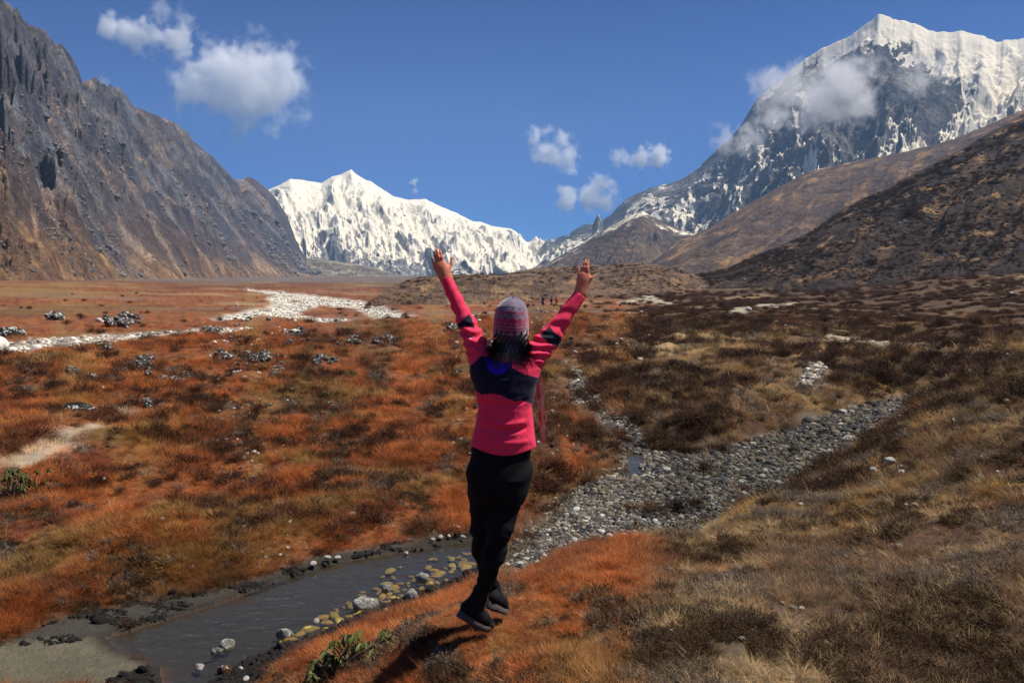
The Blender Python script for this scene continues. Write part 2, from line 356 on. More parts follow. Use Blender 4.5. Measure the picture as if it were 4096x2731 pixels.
# ------------------------------------------------------------------ water
def water_sheet(name, poly, z, label):
    import bmesh
    c = np.mean(poly, 0); pts = [tuple(p + (p - c) / (np.linalg.norm(p - c) + 1e-6) * 0.25) for p in np.array(poly)]
    bm = bmesh.new(); vs = [bm.verts.new((p[0], p[1], z)) for p in pts]; bm.faces.new(vs); bmesh.ops.triangulate(bm, faces=bm.faces)
    m = bpy.data.meshes.new(name); bm.to_mesh(m); bm.free(); m.materials.append(M_WATER)
    for p in m.polygons:
        if p.normal.z < 0: p.flip()
    return link(name, m, kind="structure", label=label)
nt = NT("stream_water"); P = nt.pos()
fr = nt.N("ShaderNodeFresnel", ins={"IOR": 1.42}); tr = nt.N("ShaderNodeBsdfTransparent"); tr.inputs[0].default_value = (0.78, 0.74, 0.62, 1)
gl = nt.N("ShaderNodeBsdfGlossy"); gl.inputs["Roughness"].default_value = 0.03; gl.inputs[0].default_value = (0.92, 0.88, 0.82, 1)
bp = nt.N("ShaderNodeBump", ins={"Height": nt.noise(vscale(nt, P, (5, 9, 5)), 1.0, 3, 0.5), "Strength": 0.22, "Distance": 0.05})
for s in (fr, gl): nt.t.links.new(bp.outputs[0], s.inputs["Normal"])
df = nt.N("ShaderNodeBsdfDiffuse"); df.inputs[0].default_value = lin(84, 78, 58) + (1,)
mu = nt.N("ShaderNodeMixShader"); mu.inputs[0].default_value = 0.10
nt.t.links.new(tr.outputs[0], mu.inputs[1]); nt.t.links.new(df.outputs[0], mu.inputs[2])
mx = nt.N("ShaderNodeMixShader"); nt.t.links.new(fr.outputs[0], mx.inputs[0]); nt.t.links.new(mu.outputs[0], mx.inputs[1]); nt.t.links.new(gl.outputs[0], mx.inputs[2])
nt.t.links.new(mx.outputs[0], nt.o.inputs[0]); M_WATER = nt.m
water_sheet("stream_water", STREAM, WL, "shallow clear stream water over yellowish stones")
water_sheet("puddle_water", PUDDLE, WL, "small puddle mirroring the sky among river cobbles")

# ------------------------------------------------------------------ mountains
SURF = {}
def skyline(pts, us):
    p = np.array(pts, float); return np.interp(us, p[:, 0], p[:, 1])
def wall(name, label, sky_pts, crest_r, base_r, z0, nc, nf, nb, prof, relief, paint, jag=4.0, umin=None, umax=None, seed=0, back=0.6, mat=None):
    """a mountain as a height field: columns along its crest line, rows from its foot over the crest and down the far side"""
    p = np.array(sky_pts, float); u0 = p[0, 0] if umin is None else umin; u1 = p[-1, 0] if umax is None else umax
    us = np.linspace(u0, u1, nc)
    vs = np.interp(us, p[:, 0], p[:, 1]) + jag * (fbm(us / 45.0, us * 0 + seed, 5, seed + 3, 0.6))
    d = ray(us, vs); hl = np.hypot(d[:, 0], d[:, 1]); dx, dy, el = d[:, 0] / hl, d[:, 1] / hl, d[:, 2] / hl
    cr = np.interp(us, *np.array(crest_r, float).T); br = np.interp(us, *np.array(base_r, float).T)
    zc = cr * el
    t = np.linspace(0, 1, nf) ** 0.9; tb = np.linspace(0, 1, nb + 1)[1:]
    R = np.concatenate([br[None] + (cr - br)[None] * t[:, None], cr[None] + (cr - br)[None] * back * tb[:, None]])
    Zf = z0 + (zc - z0)[None] * prof(t)[:, None] if prof.__code__.co_argcount == 1 else z0 + (zc - z0)[None] * prof(t[:, None], us[None])
    Z = np.concatenate([Zf, zc[None] + (z0 - zc)[None] * (tb ** 1.2)[:, None]])
    T = np.concatenate([t, np.ones(nb)])[:, None] + 0 * R; TB = np.concatenate([np.zeros(nf), tb])[:, None] + 0 * R
    X = dx[None] * R; Y = dy[None] * R
    U = us[None] + 0 * R
    dR, dZ = relief(X, Y, U, T, TB, (zc - z0)[None] + 0 * R, (cr - br)[None] + 0 * R)
    Z = Z + dZ; R = R + dR; X = dx[None] * R; Y = dy[None] * R
    V = np.stack([X, Y, Z], -1)
    a = np.gradient(V, axis=1); b = np.gradient(V, axis=0); n = np.cross(a, b); n /= np.linalg.norm(n, axis=-1, keepdims=True) + 1e-9
    n *= np.sign(n[..., 2:3] + 1e-9)
    hgt = np.clip((Z - z0) / (zc - z0 + 1e-6)[None], 0, 1.2)
    col, snow = paint(X, Y, Z, U, T, TB, n, hgt)
    m = mk_mesh(name, V.reshape(-1, 3), grid_faces(nf + nb, nc), mat or M_MOUNT, True, {"Col": ('FLOAT_COLOR', np.clip(col, .004, .9).reshape(-1, 3)), "snow": ('FLOAT', snow.ravel())})
    o = link(name, m, label=label, kind="structure"); SURF[name] = V[:nf]; return o

def mount_mat(name, sc, bump_d, snow_amp=1.0, speck=0.35):
    nt = NT(name); P = nt.pos(); n1 = nt.noise(P, sc, 10, 0.66); n2 = nt.noise(P, sc * 6, 8, 0.7); n3 = nt.noise(P, sc * 22, 4, 0.7)
    v = nt.math('MULTIPLY', nt.ramp(n1, 0.30, 0.70, 0.45, 1.5), nt.ramp(n2, 0.28, 0.72, 0.5, 1.5)); v = nt.math('MULTIPLY', v, nt.ramp(n3, 0.25, 0.75, 0.6, 1.4))
    rock = nt.mix(1.0, nt.attr("Col"), v, 'MULTIPLY')
    rock = nt.mix(nt.math('MULTIPLY', nt.ramp(n3, 0.60, 0.70), speck), rock, lin(150, 146, 142))
    s = nt.math('ADD', nt.attr("snow", "Fac"), nt.math('MULTIPLY_ADD', n1, 0.9 * snow_amp, -0.45 * snow_amp)); s = nt.math('ADD', s, nt.math('MULTIPLY_ADD', n2, 0.9 * snow_amp, -0.45 * snow_amp)); s = nt.math('ADD', s, nt.math('MULTIPLY_ADD', n3, 0.5 * snow_amp, -0.25 * snow_amp))
    k = nt.ramp(s, 0.44, 0.56)
    nt.col(nt.mix(k, rock, lin(226, 215, 192)))
    bn = nt.bump(nt.math('ADD', n1, nt.math('ADD', nt.math('MULTIPLY', n2, 0.22), nt.math('MULTIPLY', n3, 0.05))), 1.0, bump_d); nt.put(bn.inputs['Strength'], nt.math('MULTIPLY_ADD', k, -0.7, 1.0))
    return nt.m
M_MOUNT = mount_mat("mountain_rock_snow", 0.006, 90.0, 1.0, 0.15)
M_NEAR = mount_mat("hillside_scrub", 0.022, 16.0)
M_MORAINE = mount_mat("moraine_earth", 0.08, 3.0)
C_ROCK, C_ROCKB, C_EARTH = np.array(lin(90, 90, 94)), np.array(lin(60, 63, 74)), np.array(lin(112, 86, 62))

SKY_LEFT = [(-700,-420),(-420,-240),(-250,-130),(-120,-40)] + [(x / 1.3064, y / 1.3064) for x, y in [(0,10),(50,50),(95,90),(120,140),(180,170),(190,185),(250,225),(290,265),(330,270),(370,320),(410,380),(430,430),(460,450),(560,460),(620,460),(645,480),(670,520),(700,555),(780,590),(850,620),(920,650),(980,690),(1010,740),(1050,770),(1080,800),(1110,820),(1160,870),(1190,900),(1215,935),(1265,940),(1300,925),(1340,945),(1400,990),(1450,1050),(1490,1110),(1520,1180),(1545,1250),(1570,1300),(1600,1350),(1680,1425),(1720,1445)]]
def left_prof(t, u):
    k = sstep(1000, 200, u)                                   # cliffs over scree towards the near end
    return (1 - k) * t ** 1.15 + k * np.where(t < 0.62, 0.52 * (t / 0.62) ** 1.25, 0.52 + 0.48 * ((np.clip(t, .62, 1) - 0.62) / 0.38) ** 0.8)
def left_relief(X, Y, U, T, TB, H, D):
    w = fbm(X / 300, Y / 300, 4, 11); q = T * np.interp(U, [-700, 0, 600, 1100, 1300], [1500, 1100, 780, 420, 150])
    ac = (U + q) / 1.414; al = (U - q) / 1.414                       # ribs and gullies run down towards the head of the valley
    rib = ridged(ac / 120 + 0.5 * w, al / 420 + 0.3 * w, 6, 12, 0.55) - 0.42
    crag = ridged(U / 85 + 0.4 * w, q / 150, 6, 15, 0.6) - 0.42
    f = fbm(X / 110, Y / 110, 7, 14, 0.6)
    env = np.clip(T, 0, 1) ** 0.7 * (1 - np.clip(T, 0, 1) ** 7) + 0.02
    env = env * np.interp(U, [0, 900, 1150, 1300], [1, .9, .55, .3])
    cl = sstep(0.52, 0.72, T) * sstep(1050, 400, U)
    dZ = (rib * H * 0.32 + crag * H * 0.07 * (0.3 + cl) * (1 - T ** 3)) * env + f * (8 + 40 * T) * (1 - TB) * (1 - T ** 7)
    return -crag * D * 0.045 * cl * (1 - T ** 3), dZ
def left_paint(X, Y, Z, U, T, TB, n, hg):
    f = fbm(X / 160, Y / 160 + Z / 90, 5, 61); g = fbm(U / 70 + T * 8, T * 3.2, 4, 63); st = 1 - n[..., 2]
    rock = sstep(0.26, 0.50, st + 0.35 * f) * sstep(0.10, 0.45, T + 0.2 * g) * 0.75 + 0.30 * sstep(0.08, 0.3, f)
    grass = mixc(np.array(lin(80, 64, 56)), np.array(lin(148, 120, 90)), sstep(-0.02, 0.34, g + 0.6 * f))
    grass = mixc(grass, np.array(lin(62, 50, 52)), sstep(0.05, 0.4, fbm(U / 120 + T * 5.5, T * 1.6, 4, 67)))
    c = mixc(grass, mixc(C_ROCKB, C_ROCK, sstep(-0.2, 0.3, f)), np.clip(rock, 0, 1))
    foot = sstep(0.12, 0.01, hg + 0.10 * f + 0.05 * g); c = mixc(c, mixc(np.array(lin(104, 76, 54)), np.array(lin(142, 112, 74)), sstep(-.1, .3, fbm(X / 40, Y / 40, 4, 69))), foot)
    return c, np.zeros(U.shape) - 0.6
wall("mountain_left", "steep brown and grey mountainside falling to the valley floor", SKY_LEFT, [(-700, 1300), (0, 1800), (600, 2700), (1000, 3500), (1320, 4000)],
     [(-700, 380), (0, 560), (300, 820), (700, 1600), (1000, 2600), (1320, 3500)], -14, 420, 330, 60, left_prof, left_relief, left_paint, 5.0, seed=1, mat=M_NEAR)

SKY_MID = [(880,830),(960,790)] + [(1000 + x / 1.68, 600 + y / 1.68) for x, y in [(130,265),(200,235),(270,195),(340,200),(480,222),(550,180),(610,165),(680,130),(710,160),(780,205),(810,210),(870,250),(960,310),(1060,335),(1180,330),(1270,375),(1390,425),(1440,450),(1500,480),(1560,485),(1620,510),(1740,527),(1790,550),(1830,590),(1865,625),(1915,597),(2000,620),(2100,680),(2250,800)]]
def mid_relief(X, Y, U, T, TB, H, D):
    w = fbm(X / 900, Y / 900, 4, 211); q = T * 420; sg = 1.0; ac = (U + sg * q * 0.7) / 1.22; al = (U - sg * q) / 1.3
    rib = ridged(ac / 105 + 0.6 * w, al / 260 + 0.4 * w, 7, 212, 0.55) - 0.42
    f = ridged(X / 300, Y / 300, 6, 214, 0.55) - 0.42
    env = (1 - T ** 7) * (0.3 + 0.7 * np.sin(pi * np.clip(T, 0, 1)) ** 0.6)
    return 0 * T, (rib * 165 * env + f * 80 * env) * (1 - TB)
def mid_paint(X, Y, Z, U, T, TB, n, hg):
    w = fbm(X / 900, Y / 900, 4, 211); q = T * 420; ac = (U + q * 0.8) / 1.28; al = (U - q) / 1.3
    f = fbm(ac / 34 + w, al / 130, 6, 221, .62); st = 1 - n[..., 2]; g = fbm(ac / 90 + w, al / 200, 5, 223, .6)
    s = 1.15 - 0.95 * sstep(0.04, 0.32, f - 0.18 * hg + 0.12 * g) - 0.9 * sstep(0.45, 0.75, st + 0.2 * f) - 0.65 * sstep(0.42, 0.08, hg + 0.30 * g)
    s -= 0.9 * sstep(0.20, 0.40, g + 0.25 * f) * sstep(0.62, 0.40, hg)
    tri = sstep(70, 40, np.abs(U - 1330) + 0.55 * np.clip(q - 60, 0, 400)) * sstep(0.45, 0.3, hg); s -= 0.8 * tri
    return mixc(C_ROCK * 0.9, np.array(lin(150, 144, 136)), sstep(-.3, .3, f)), s
wall("mountain_middle", "snow-covered mountain range closing the head of the valley", SKY_MID, [(880, 6300), (1400, 6600), (2000, 6900), (2400, 6900)], [(880, 4500), (2400, 4700)], -30, 420, 240, 40,
     lambda t: t ** 1.05, mid_relief, mid_paint, 4.0, seed=5)

K = 4096 / 2352
SKY_RIGHT = [(x * K, y * K) for x, y in [(1180,640),(1225,590),(1255,553),(1300,540),(1345,515),(1362,512),(1375,490),(1385,505),(1400,495),(1440,455),(1500,430),(1560,415),(1600,390),(1640,350),(1680,315),(1700,290),(1740,225),(1790,190),(1830,150),(1890,110),(1945,88),(1960,78),(2020,33),(2060,45),(2100,55),(2150,75),(2210,72),(2260,84),(2290,97),(2352,88),(2480,60),(2620,70),(2760,120)]]
def right_relief(X, Y, U, T, TB, H, D):
    w = fbm(X / 800, Y / 800, 4, 311); q = T * np.interp(U, [2050, 2600, 3100, 3500, 4800], [150, 420, 800, 1150, 1150])
    ac = (U - q * 0.8) / 1.28; al = (U + q) / 1.3
    rib = ridged(ac / 190 + 0.7 * w, al / 420 + 0.4 * w, 7, 312, 0.55) - 0.42
    f = ridged(X / 420, Y / 420, 7, 314, 0.58) - 0.42
    env = (1 - T ** 7) * (0.25 + 0.75 * np.sin(pi * np.clip(T, 0, 1)) ** 0.6)
    return 0 * T, (rib * (40 + 0.17 * H) * env + f * (30 + 0.10 * H) * env) * (1 - TB)
def right_paint(X, Y, Z, U, T, TB, n, hg):
    w = fbm(X / 800, Y / 800, 4, 311); q = T * np.interp(U, [2050, 2600, 3100, 3500, 4800], [150, 420, 800, 1150, 1150])
    f = fbm(X / 420, Y / 420 + Z / 200, 6, 321, .6); st = 1 - n[..., 2]; g = fbm(U / 90 + .5 * w, T * 9, 5, 323, .6)
    vein = ridged((U - q * 0.35) / 34 + 0.8 * w, (U + q) / 150, 5, 327, .6); band = fbm((U - q * 1.6) / 150, (U * .6 + q) / 60, 5, 329, .6)
    s = 0.30 - 0.5 * sstep(0.35, 0.70, st + 0.2 * f) + 0.55 * sstep(0.45, 0.80, vein) * sstep(0.95, 0.35, hg) + 0.40 * g + 0.35 * sstep(0.05, .4, band) + 0.12 * sstep(0.6, 0.2, hg)
    cap = sstep(0.20, 0.0, (1.0 - T) * 2.2 - 0.10 * sstep(3300, 3650, U) * 1.6 + 0.25 * g - 0.20 * sstep(3380, 3480, U)) * sstep(3180, 3420, U)
    s = s + cap * (0.72 + 0.45 * band) + 0.35 * sstep(0.06, 0.0, 1 - T + 0.05 * g) * sstep(2900, 3200, U)
    cen = np.interp(T, [0.0, 0.3, 0.5, 0.7, 0.9, 1.0], [3350, 3600, 3740, 3930, 4180, 4300])
    gl = np.exp(-((U - cen - 70 * g) / (85 + 60 * T)) ** 2) * sstep(0.28, 0.42, T); s = s + gl * 0.95
    gl2 = sstep(3880, 4080, U + 120 * g) * sstep(0.25, 0.4, T) * 0.22; s = s + gl2
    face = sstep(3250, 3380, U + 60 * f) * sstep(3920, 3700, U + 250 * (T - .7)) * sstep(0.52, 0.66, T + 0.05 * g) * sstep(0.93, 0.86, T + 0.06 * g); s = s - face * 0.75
    low = sstep(0.16, 0.04, hg + 0.1 * g); s = s - low * 0.3
    return mixc(C_ROCKB * 0.85, np.array(lin(124, 116, 106)), sstep(-.3, .3, f)), s
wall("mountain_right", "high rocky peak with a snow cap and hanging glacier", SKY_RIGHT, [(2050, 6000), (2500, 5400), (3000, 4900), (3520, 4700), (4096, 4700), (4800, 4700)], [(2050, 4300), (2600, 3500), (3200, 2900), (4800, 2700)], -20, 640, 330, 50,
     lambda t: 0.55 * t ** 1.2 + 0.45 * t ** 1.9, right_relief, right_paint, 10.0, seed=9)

def scrub_relief(a, fs, seed, sp=170.0, sh=2.0):
    def fn(X, Y, U, T, TB, H, D):
        w = fbm(U / 200, T * 2, 3, seed) * 0.4
        spur = ridged(U / sp + w - T * sh, T * 1.2, 4, seed + 2)
        f = fbm(X / fs, Y / fs, 6, seed + 4, 0.55)
        env = (1 - T ** 5) * np.sin(pi * np.clip(T, 0.02, 1)) ** 0.6
        return 0 * T, ((spur - .4) * a * H * env + f * fs * 0.13 * (0.3 + env) * (T > .02)) * (1 - TB)
    return fn
def scrub_paint(cols, fs, seed, snow=-0.6, crest=0.0):
    def fn(X, Y, Z, U, T, TB, n, hg):
        f = fbm(X / fs, Y / fs, 6, seed, .6); g = fbm(U / 110 - 5 * T, T * 3.5, 4, seed + 1, .6)
        c = mixc(cols[0], cols[1], sstep(-.15, .25, f)); c = mixc(c, cols[2], sstep(0.10, .32, g + .5 * f))
        c = mixc(c, cols[3], sstep(0.22, .42, fbm(X / fs * 2.3, Y / fs * 2.3, 5, seed + 7) + 0.1 * g) * 0.7)
        return c, np.zeros(U.shape) + snow + crest * sstep(0.55, 0.95, hg + 0.25 * f) + 0.25 * g
    return fn
L3 = [(1990,1110),(2080,1092),(2200,1046),(2330,972),(2430,915),(2500,872),(2571,842),(2620,872),(2680,900),(2760,930),(2850,1000),(2900,1060)]
wall("foothill_pyramid", "small pyramid-shaped brown foothill streaked with snow", L3, [(1990, 3000), (2900, 2900)], [(1990, 2300), (2900, 2100)], -20, 260, 110, 20, lambda t: t ** 1.0,
     scrub_relief(0.22, 120, 401, 90), scrub_paint([np.array(lin(92, 76, 66)), np.array(lin(112, 94, 76)), np.array(lin(78, 72, 74)), np.array(lin(140, 120, 92))], 120, 411, 0.05, 0.40), 3.0, seed=13)
L2 = [(2380,1150),(2520,1112),(2603,1050),(2724,962),(2845,905),(2966,832),(3127,742),(3232,686),(3369,657),(3500,632),(3651,600),(3812,560),(3950,500),(4096,440),(4400,340),(4700,300)]
wall("hill_ridge", "long brown hillside ridge below the snow peak", L2, [(2380, 1900), (3200, 2400), (4700, 2300)], [(2380, 1250), (3000, 1150), (4700, 1000)], -16, 420, 200, 30, lambda t: t ** 0.95,
     scrub_relief(0.16, 90, 431, 260, 3.0), scrub_paint([np.array(lin(80, 64, 56)), np.array(lin(102, 80, 62)), np.array(lin(132, 102, 72)), np.array(lin(64, 58, 60))], 120, 441, -0.36, 0.60), 4.0, seed=17, mat=M_NEAR)
L1 = [(2300,1182),(2480,1168),(2680,1112),(2800,1095),(2925,1070),(3010,1030),(3087,992),(3160,965),(3248,925),(3330,860),(3409,815),(3570,742),(3690,680),(3812,615),(3950,535),(4096,455),(4400,330),(4700,260)]
wall("scrub_slope", "dark scrub-covered hillside with grey boulders and tan patches", L1, [(2300, 420), (2700, 560), (3200, 700), (4096, 900), (4700, 950)], [(2300, 230), (2700, 250), (3300, 225), (4096, 240), (4700, 230)], -12, 520, 300, 40, lambda t: 0.6 * t + 0.4 * t * t,
     scrub_relief(0.10, 45, 451, 320, 3.0), scrub_paint([np.array(lin(58, 46, 40)), np.array(lin(46, 38, 34)), np.array(lin(92, 72, 54)), np.array(lin(156, 122, 84))], 55, 461), 3.0, seed=19, mat=M_NEAR)
L5 = [(1440,1250),(1480,1205),(1560,1150),(1640,1118),(1745,1103),(1890,1100),(2012,1097),(2130,1076),(2280,1066),(2400,1064),(2560,1052),(2700,1070),(2860,1130),(2980,1190)]
wall("moraine_ridge", "low brown moraine ridge across the valley", L5, [(1440, 190), (1700, 380), (2400, 560), (2980, 520)], [(1440, 128), (1700, 132), (2050, 150), (2300, 205), (2980, 235)], -12, 420, 110, 20, lambda t: t ** 0.85,
     scrub_relief(0.10, 40, 471, 160, 0.6), scrub_paint([np.array(lin(100, 78, 60)), np.array(lin(84, 66, 54)), np.array(lin(118, 92, 64)), np.array(lin(70, 62, 58))], 16, 481), 2.0, seed=23, mat=M_MORAINE)
L6 = [(1150,1060),(1226,1030),(1330,1042),(1460,1062),(1520,1078),(1600,1100),(1680,1118),(1760,1125)]
wall("moraine_wall", "pale striped gravel moraine below the snow mountain", L6, [(1150, 3900), (1760, 3600)], [(1150, 3450), (1760, 3250)], -20, 200, 70, 12, lambda t: t,
     scrub_relief(0.22, 60, 491, 30), scrub_paint([np.array(lin(150, 138, 116)), np.array(lin(128, 118, 100)), np.array(lin(110, 98, 84)), np.array(lin(176, 160, 130))], 60, 497, 0.15), 2.0, seed=29)

# ------------------------------------------------------------------ haze and clouds
def box(name, lo, hi, mat):
    v = [(x, y, z) for z in (lo[2], hi[2]) for y in (lo[1], hi[1]) for x in (lo[0], hi[0])]
    return mk_mesh(name, v, [(0, 2, 3, 1), (4, 5, 7, 6), (0, 1, 5, 4), (2, 6, 7, 3), (0, 4, 6, 2), (1, 3, 7, 5)], mat, False)
nt = NT("valley_haze"); nt.n.remove(nt.b); pv = nt.N("ShaderNodeVolumePrincipled"); pv.inputs["Density"].default_value = 5.2e-5; pv.inputs["Color"].default_value = (0.38, 0.64, 1.0, 1); pv.inputs["Anisotropy"].default_value = 0.0
nt.t.links.new(pv.outputs[0], nt.o.inputs["Volume"])
link("haze", box("haze", (-9500, -9500, -60), (9500, 9500, 1700), nt.m), kind="stuff", label="thin blue valley haze")

def cloud(u, v, w, h, dist, blobs, dens, label, seed, depth=0.5, edge=1.05):
    """one cloud: an egg-shaped hull filled with a lumpy, noise-edged vapour; w and h in photograph pixels"""
    d = ray(u, v); c = d * (dist / d[1]); HS = 1.75; sx = w / F * dist / 2 * 1.25 * HS; sz = h / F * dist / 2 * 1.35 * HS; sy = sx * depth
    nt = NT("cloud_vapour"); nt.n.remove(nt.b); O = nt.obj(); OL = O; O = vscale(nt, O, (HS, HS, HS))
    n = nt.noise(nt.N("ShaderNodeVectorMath", operation='ADD', ins={0: vscale(nt, O, (1.0, depth, sz / sx)), 1: (seed * 7.3, seed * 1.7, 0)}).outputs[0], 3.0, 9, 0.64)
    f = None
    for bx, bz, br in blobs:
        q = nt.N("ShaderNodeVectorMath", operation='SUBTRACT', ins={0: O, 1: (bx, 0, bz)}).outputs[0]
        q = vscale(nt, q, (1, 0.8, sz / sx))
        l = nt.N("ShaderNodeVectorMath", operation='LENGTH', ins={0: q}).outputs["Value"]
        g = nt.math('MULTIPLY_ADD', l, -1.0 / br, 1.0)
        f = g if f is None else nt.math('SMOOTH_MAX', f, g, 0.25)
    e = nt.math('ADD', f, nt.math('MULTIPLY_ADD', n, 2.0 * edge * 1.6, -edge * 1.6 - 0.05))
    ol = nt.N("ShaderNodeVectorMath", operation='LENGTH', ins={0: OL}).outputs["Value"]; e = nt.math('SUBTRACT', e, nt.ramp(ol, 0.75, 0.99, 0.0, 1.6))
    k = nt.ramp(e, 0.0, 0.75)
    pv = nt.N("ShaderNodeVolumePrincipled"); nt.put(pv.inputs["Density"], nt.math('MULTIPLY', k, dens / sx * HS * 1.5)); pv.inputs["Color"].default_value = (1.0, 0.995, 0.985, 1); pv.inputs["Anisotropy"].default_value = 0.0
    nt.t.links.new(pv.outputs[0], nt.o.inputs["Volume"])
    import bmesh
    bm = bmesh.new(); bmesh.ops.create_icosphere(bm, subdivisions=3, radius=1.0); m = bpy.data.meshes.new("cloud"); bm.to_mesh(m); bm.free(); m.materials.append(nt.m)
    o = link("cloud", m, label=label, cat="cloud", group="clouds drifting over the valley", loc=c); o.scale = (sx, sy, sz); return o
cloud(960, 335, 510, 255, 13500, [(-.10, .15, .55), (.45, .1, .45), (-.45, -.1, .40), (.1, -.25, .6), (-.15, .5, .25)], 5.5, "large solid white cloud with a tufted top beside the steep brown mountain", 1)
cloud(590, 150, 380, 150, 13500, [(-.6, .35, .24), (-.35, .2, .26), (-.1, .05, .32), (.15, -.05, .34), (.4, -.15, .34)], 6.0, "long tapering cloud just above the largest cloud", 2)
cloud(690, 75, 220, 120, 13500, [(-.3, .3, .4), (.3, -.1, .4)], 0.9, "faint wisp of cloud above the long tapering cloud", 3)
cloud(2215, 610, 260, 230, 16500, [(-.45, .45, .35), (-.1, .0, .45), (.35, -.1, .4), (.2, .3, .3)], 4.0, "ragged cloud above the low pass, leaning over a flat cloud", 4)
cloud(2360, 770, 270, 130, 16500, [(-.5, -.3, .35), (0, -.3, .42), (.4, -.25, .38), (.3, .4, .32)], 5.0, "flat-bottomed small cloud close above the rocky ridge", 5)
cloud(2610, 630, 190, 120, 16500, [(.2, .1, .5), (-.4, -.1, .4)], 5.0, "compact white cloud beside the rocky ridge of the high peak", 6)
cloud(2480, 630, 120, 90, 16500, [(0, 0, .6)], 1.5, "thin puff of cloud between two brighter clouds", 7)
cloud(1655, 740, 60, 90, 16500, [(0, .2, .5), (.1, -.4, .4)], 2.2, "tiny cloud puff above the snow range ridge", 8)
cloud(405, 330, 90, 50, 13500, [(0, 0, .6)], 2.0, "small cloud peeping over the brown mountain crest", 9)
cloud(3270, 370, 480, 300, 3100, [(-.45, .0, .45), (.05, -.15, .5), (.35, .3, .45), (.5, -.1, .4)], 3.2, "white cloud drifting across the dark face of the high peak", 10)
cloud(3690, 320, 260, 200, 3100, [(-.1, 0, .55), (.3, .2, .4)], 1.1, "thin pale cloud before the glacier of the high peak", 11)
cloud(3060, 500, 240, 200, 3300, [(.2, .2, .5), (-.3, -.3, .45)], 1.6, "thin cloud clinging to the steep edge of the high peak", 12)
cloud(2940, 570, 220, 120, 3300, [(-.2, .1, .5), (.3, -.2, .5)], 1.1, "faint cloud shred at the foot of the peak's steep edge", 13)

# ------------------------------------------------------------------ plants and stones: the shapes
KIT = {}
def blade_mesh(name, n, spread, lean, width, seed, arch=0.35, hvar=0.5, segs=2, mat=None):
    """a tuft: n tapering, arching blades of about unit height"""
    g = np.random.default_rng(seed); V = []; Fc = []
    for i in range(n):
        a = g.uniform(0, 2 * pi); rr = spread * math.sqrt(g.uniform()); bx, by = rr * cos(a), rr * sin(a)
        d = a + g.normal(0, 0.7); h = 1 - hvar * g.uniform(); ln = lean * g.uniform(0.2, 1.2); w = width * g.uniform(0.6, 1.3)
        sx, sy = -sin(d) * w, cos(d) * w; k = len(V)
        for s in range(segs + 1):
            t = s / segs; o = ln * t + arch * t * t * g.uniform(0.6, 1.2); z = h * (t - 0.28 * arch * t * t); ww = (1 - t) ** 0.7
            px, py = bx + cos(d) * o, by + sin(d) * o
            if s < segs: V += [(px - sx * ww, py - sy * ww, z), (px + sx * ww, py + sy * ww, z)]
            else: V += [(px, py, z), (px, py, z)]
        for s in range(segs): Fc.append((k + 2 * s, k + 2 * s + 1, k + 2 * s + 3, k + 2 * s + 2))
    return mk_mesh(name, V, Fc, mat, False)

def twig_mesh(name, n, leaves, seed, mat, width=0.012, leaf=0.035, flat=0.75):
    """a dome of forking thin twigs with small leaves"""
    g = np.random.default_rng(seed); V = []; Fc = []
    def strip(p, q, w):
        d = np.array(q) - np.array(p); s = np.cross(d, g.normal(size=3)); s = s / (np.linalg.norm(s) + 1e-9) * w; k = len(V)
        V.extend([p - s, p + s, q + s * 0.5, q - s * 0.5]); Fc.append((k, k + 1, k + 2, k + 3))
    for i in range(n):
        a = g.uniform(0, 2 * pi); e = g.uniform(0.1, 1.0) ** 0.7; d = np.array([cos(a) * (1.05 - e * 0.9), sin(a) * (1.05 - e * 0.9), flat * (0.25 + 0.75 * e)])
        p = np.array([g.normal(0, .12), g.normal(0, .12), -0.05]); L = g.uniform(0.75, 1.05)
        q = p + d * L * 0.5 + g.normal(0, 0.05, 3); strip(p, q, width)
        for j in range(3):
            r = q + d * L * g.uniform(0.3, 0.55) + g.normal(0, 0.15, 3); strip(q, r, width * 0.7)
            for l in range(leaves):
                c = q + (r - q) * g.uniform(0.3, 1.1) + g.normal(0, 0.03, 3); t = g.normal(size=3); t = t / np.linalg.norm(t) * leaf * g.uniform(.6, 1.3)
                s = np.cross(t, g.normal(size=3)); s = s / (np.linalg.norm(s) + 1e-9) * leaf * 0.45; k = len(V)
                V.extend([c - t, c + s, c + t, c - s]); Fc.append((k, k + 1, k + 2, k + 3))
    return mk_mesh(name, V, Fc, mat, False)

def noise3(p, seed):
    return (noise2(p[:, 0] + 0.37 * p[:, 2], p[:, 1] - 0.61 * p[:, 2], seed) + noise2(p[:, 1] + 11 + 0.3 * p[:, 0], p[:, 2] * 1.1 - 0.4 * p[:, 0], seed + 5) + noise2(p[:, 2] + 23 - 0.5 * p[:, 1], p[:, 0] + 0.2 * p[:, 1], seed + 9)) / 1.9
def stone_mesh(name, seed, sub, flat, rough, facets, mat):
    import bmesh
    bm = bmesh.new(); bmesh.ops.create_icosphere(bm, subdivisions=sub, radius=1.0)
    v = np.array([w.co[:] for w in bm.verts]); f = np.array([[w.index for w in t.verts] for t in bm.faces]); bm.free()
    g = np.random.default_rng(seed)
    for i in range(facets):                                     # broken flat faces
        n = g.normal(size=3); n /= np.linalg.norm(n); h = g.uniform(0.55, 0.9); d = v @ n; v = v - n[None] * np.clip(d - h, 0, None)[:, None] * 0.85
    v = v * (1 + rough * noise3(v * 1.6 + seed, seed) + rough * 0.45 * noise3(v * 4 + seed, seed + 1))[:, None]
    v = v * np.array([1.0, g.uniform(0.65, 0.9), flat])
    return mk_mesh(name, v, f, mat, True)

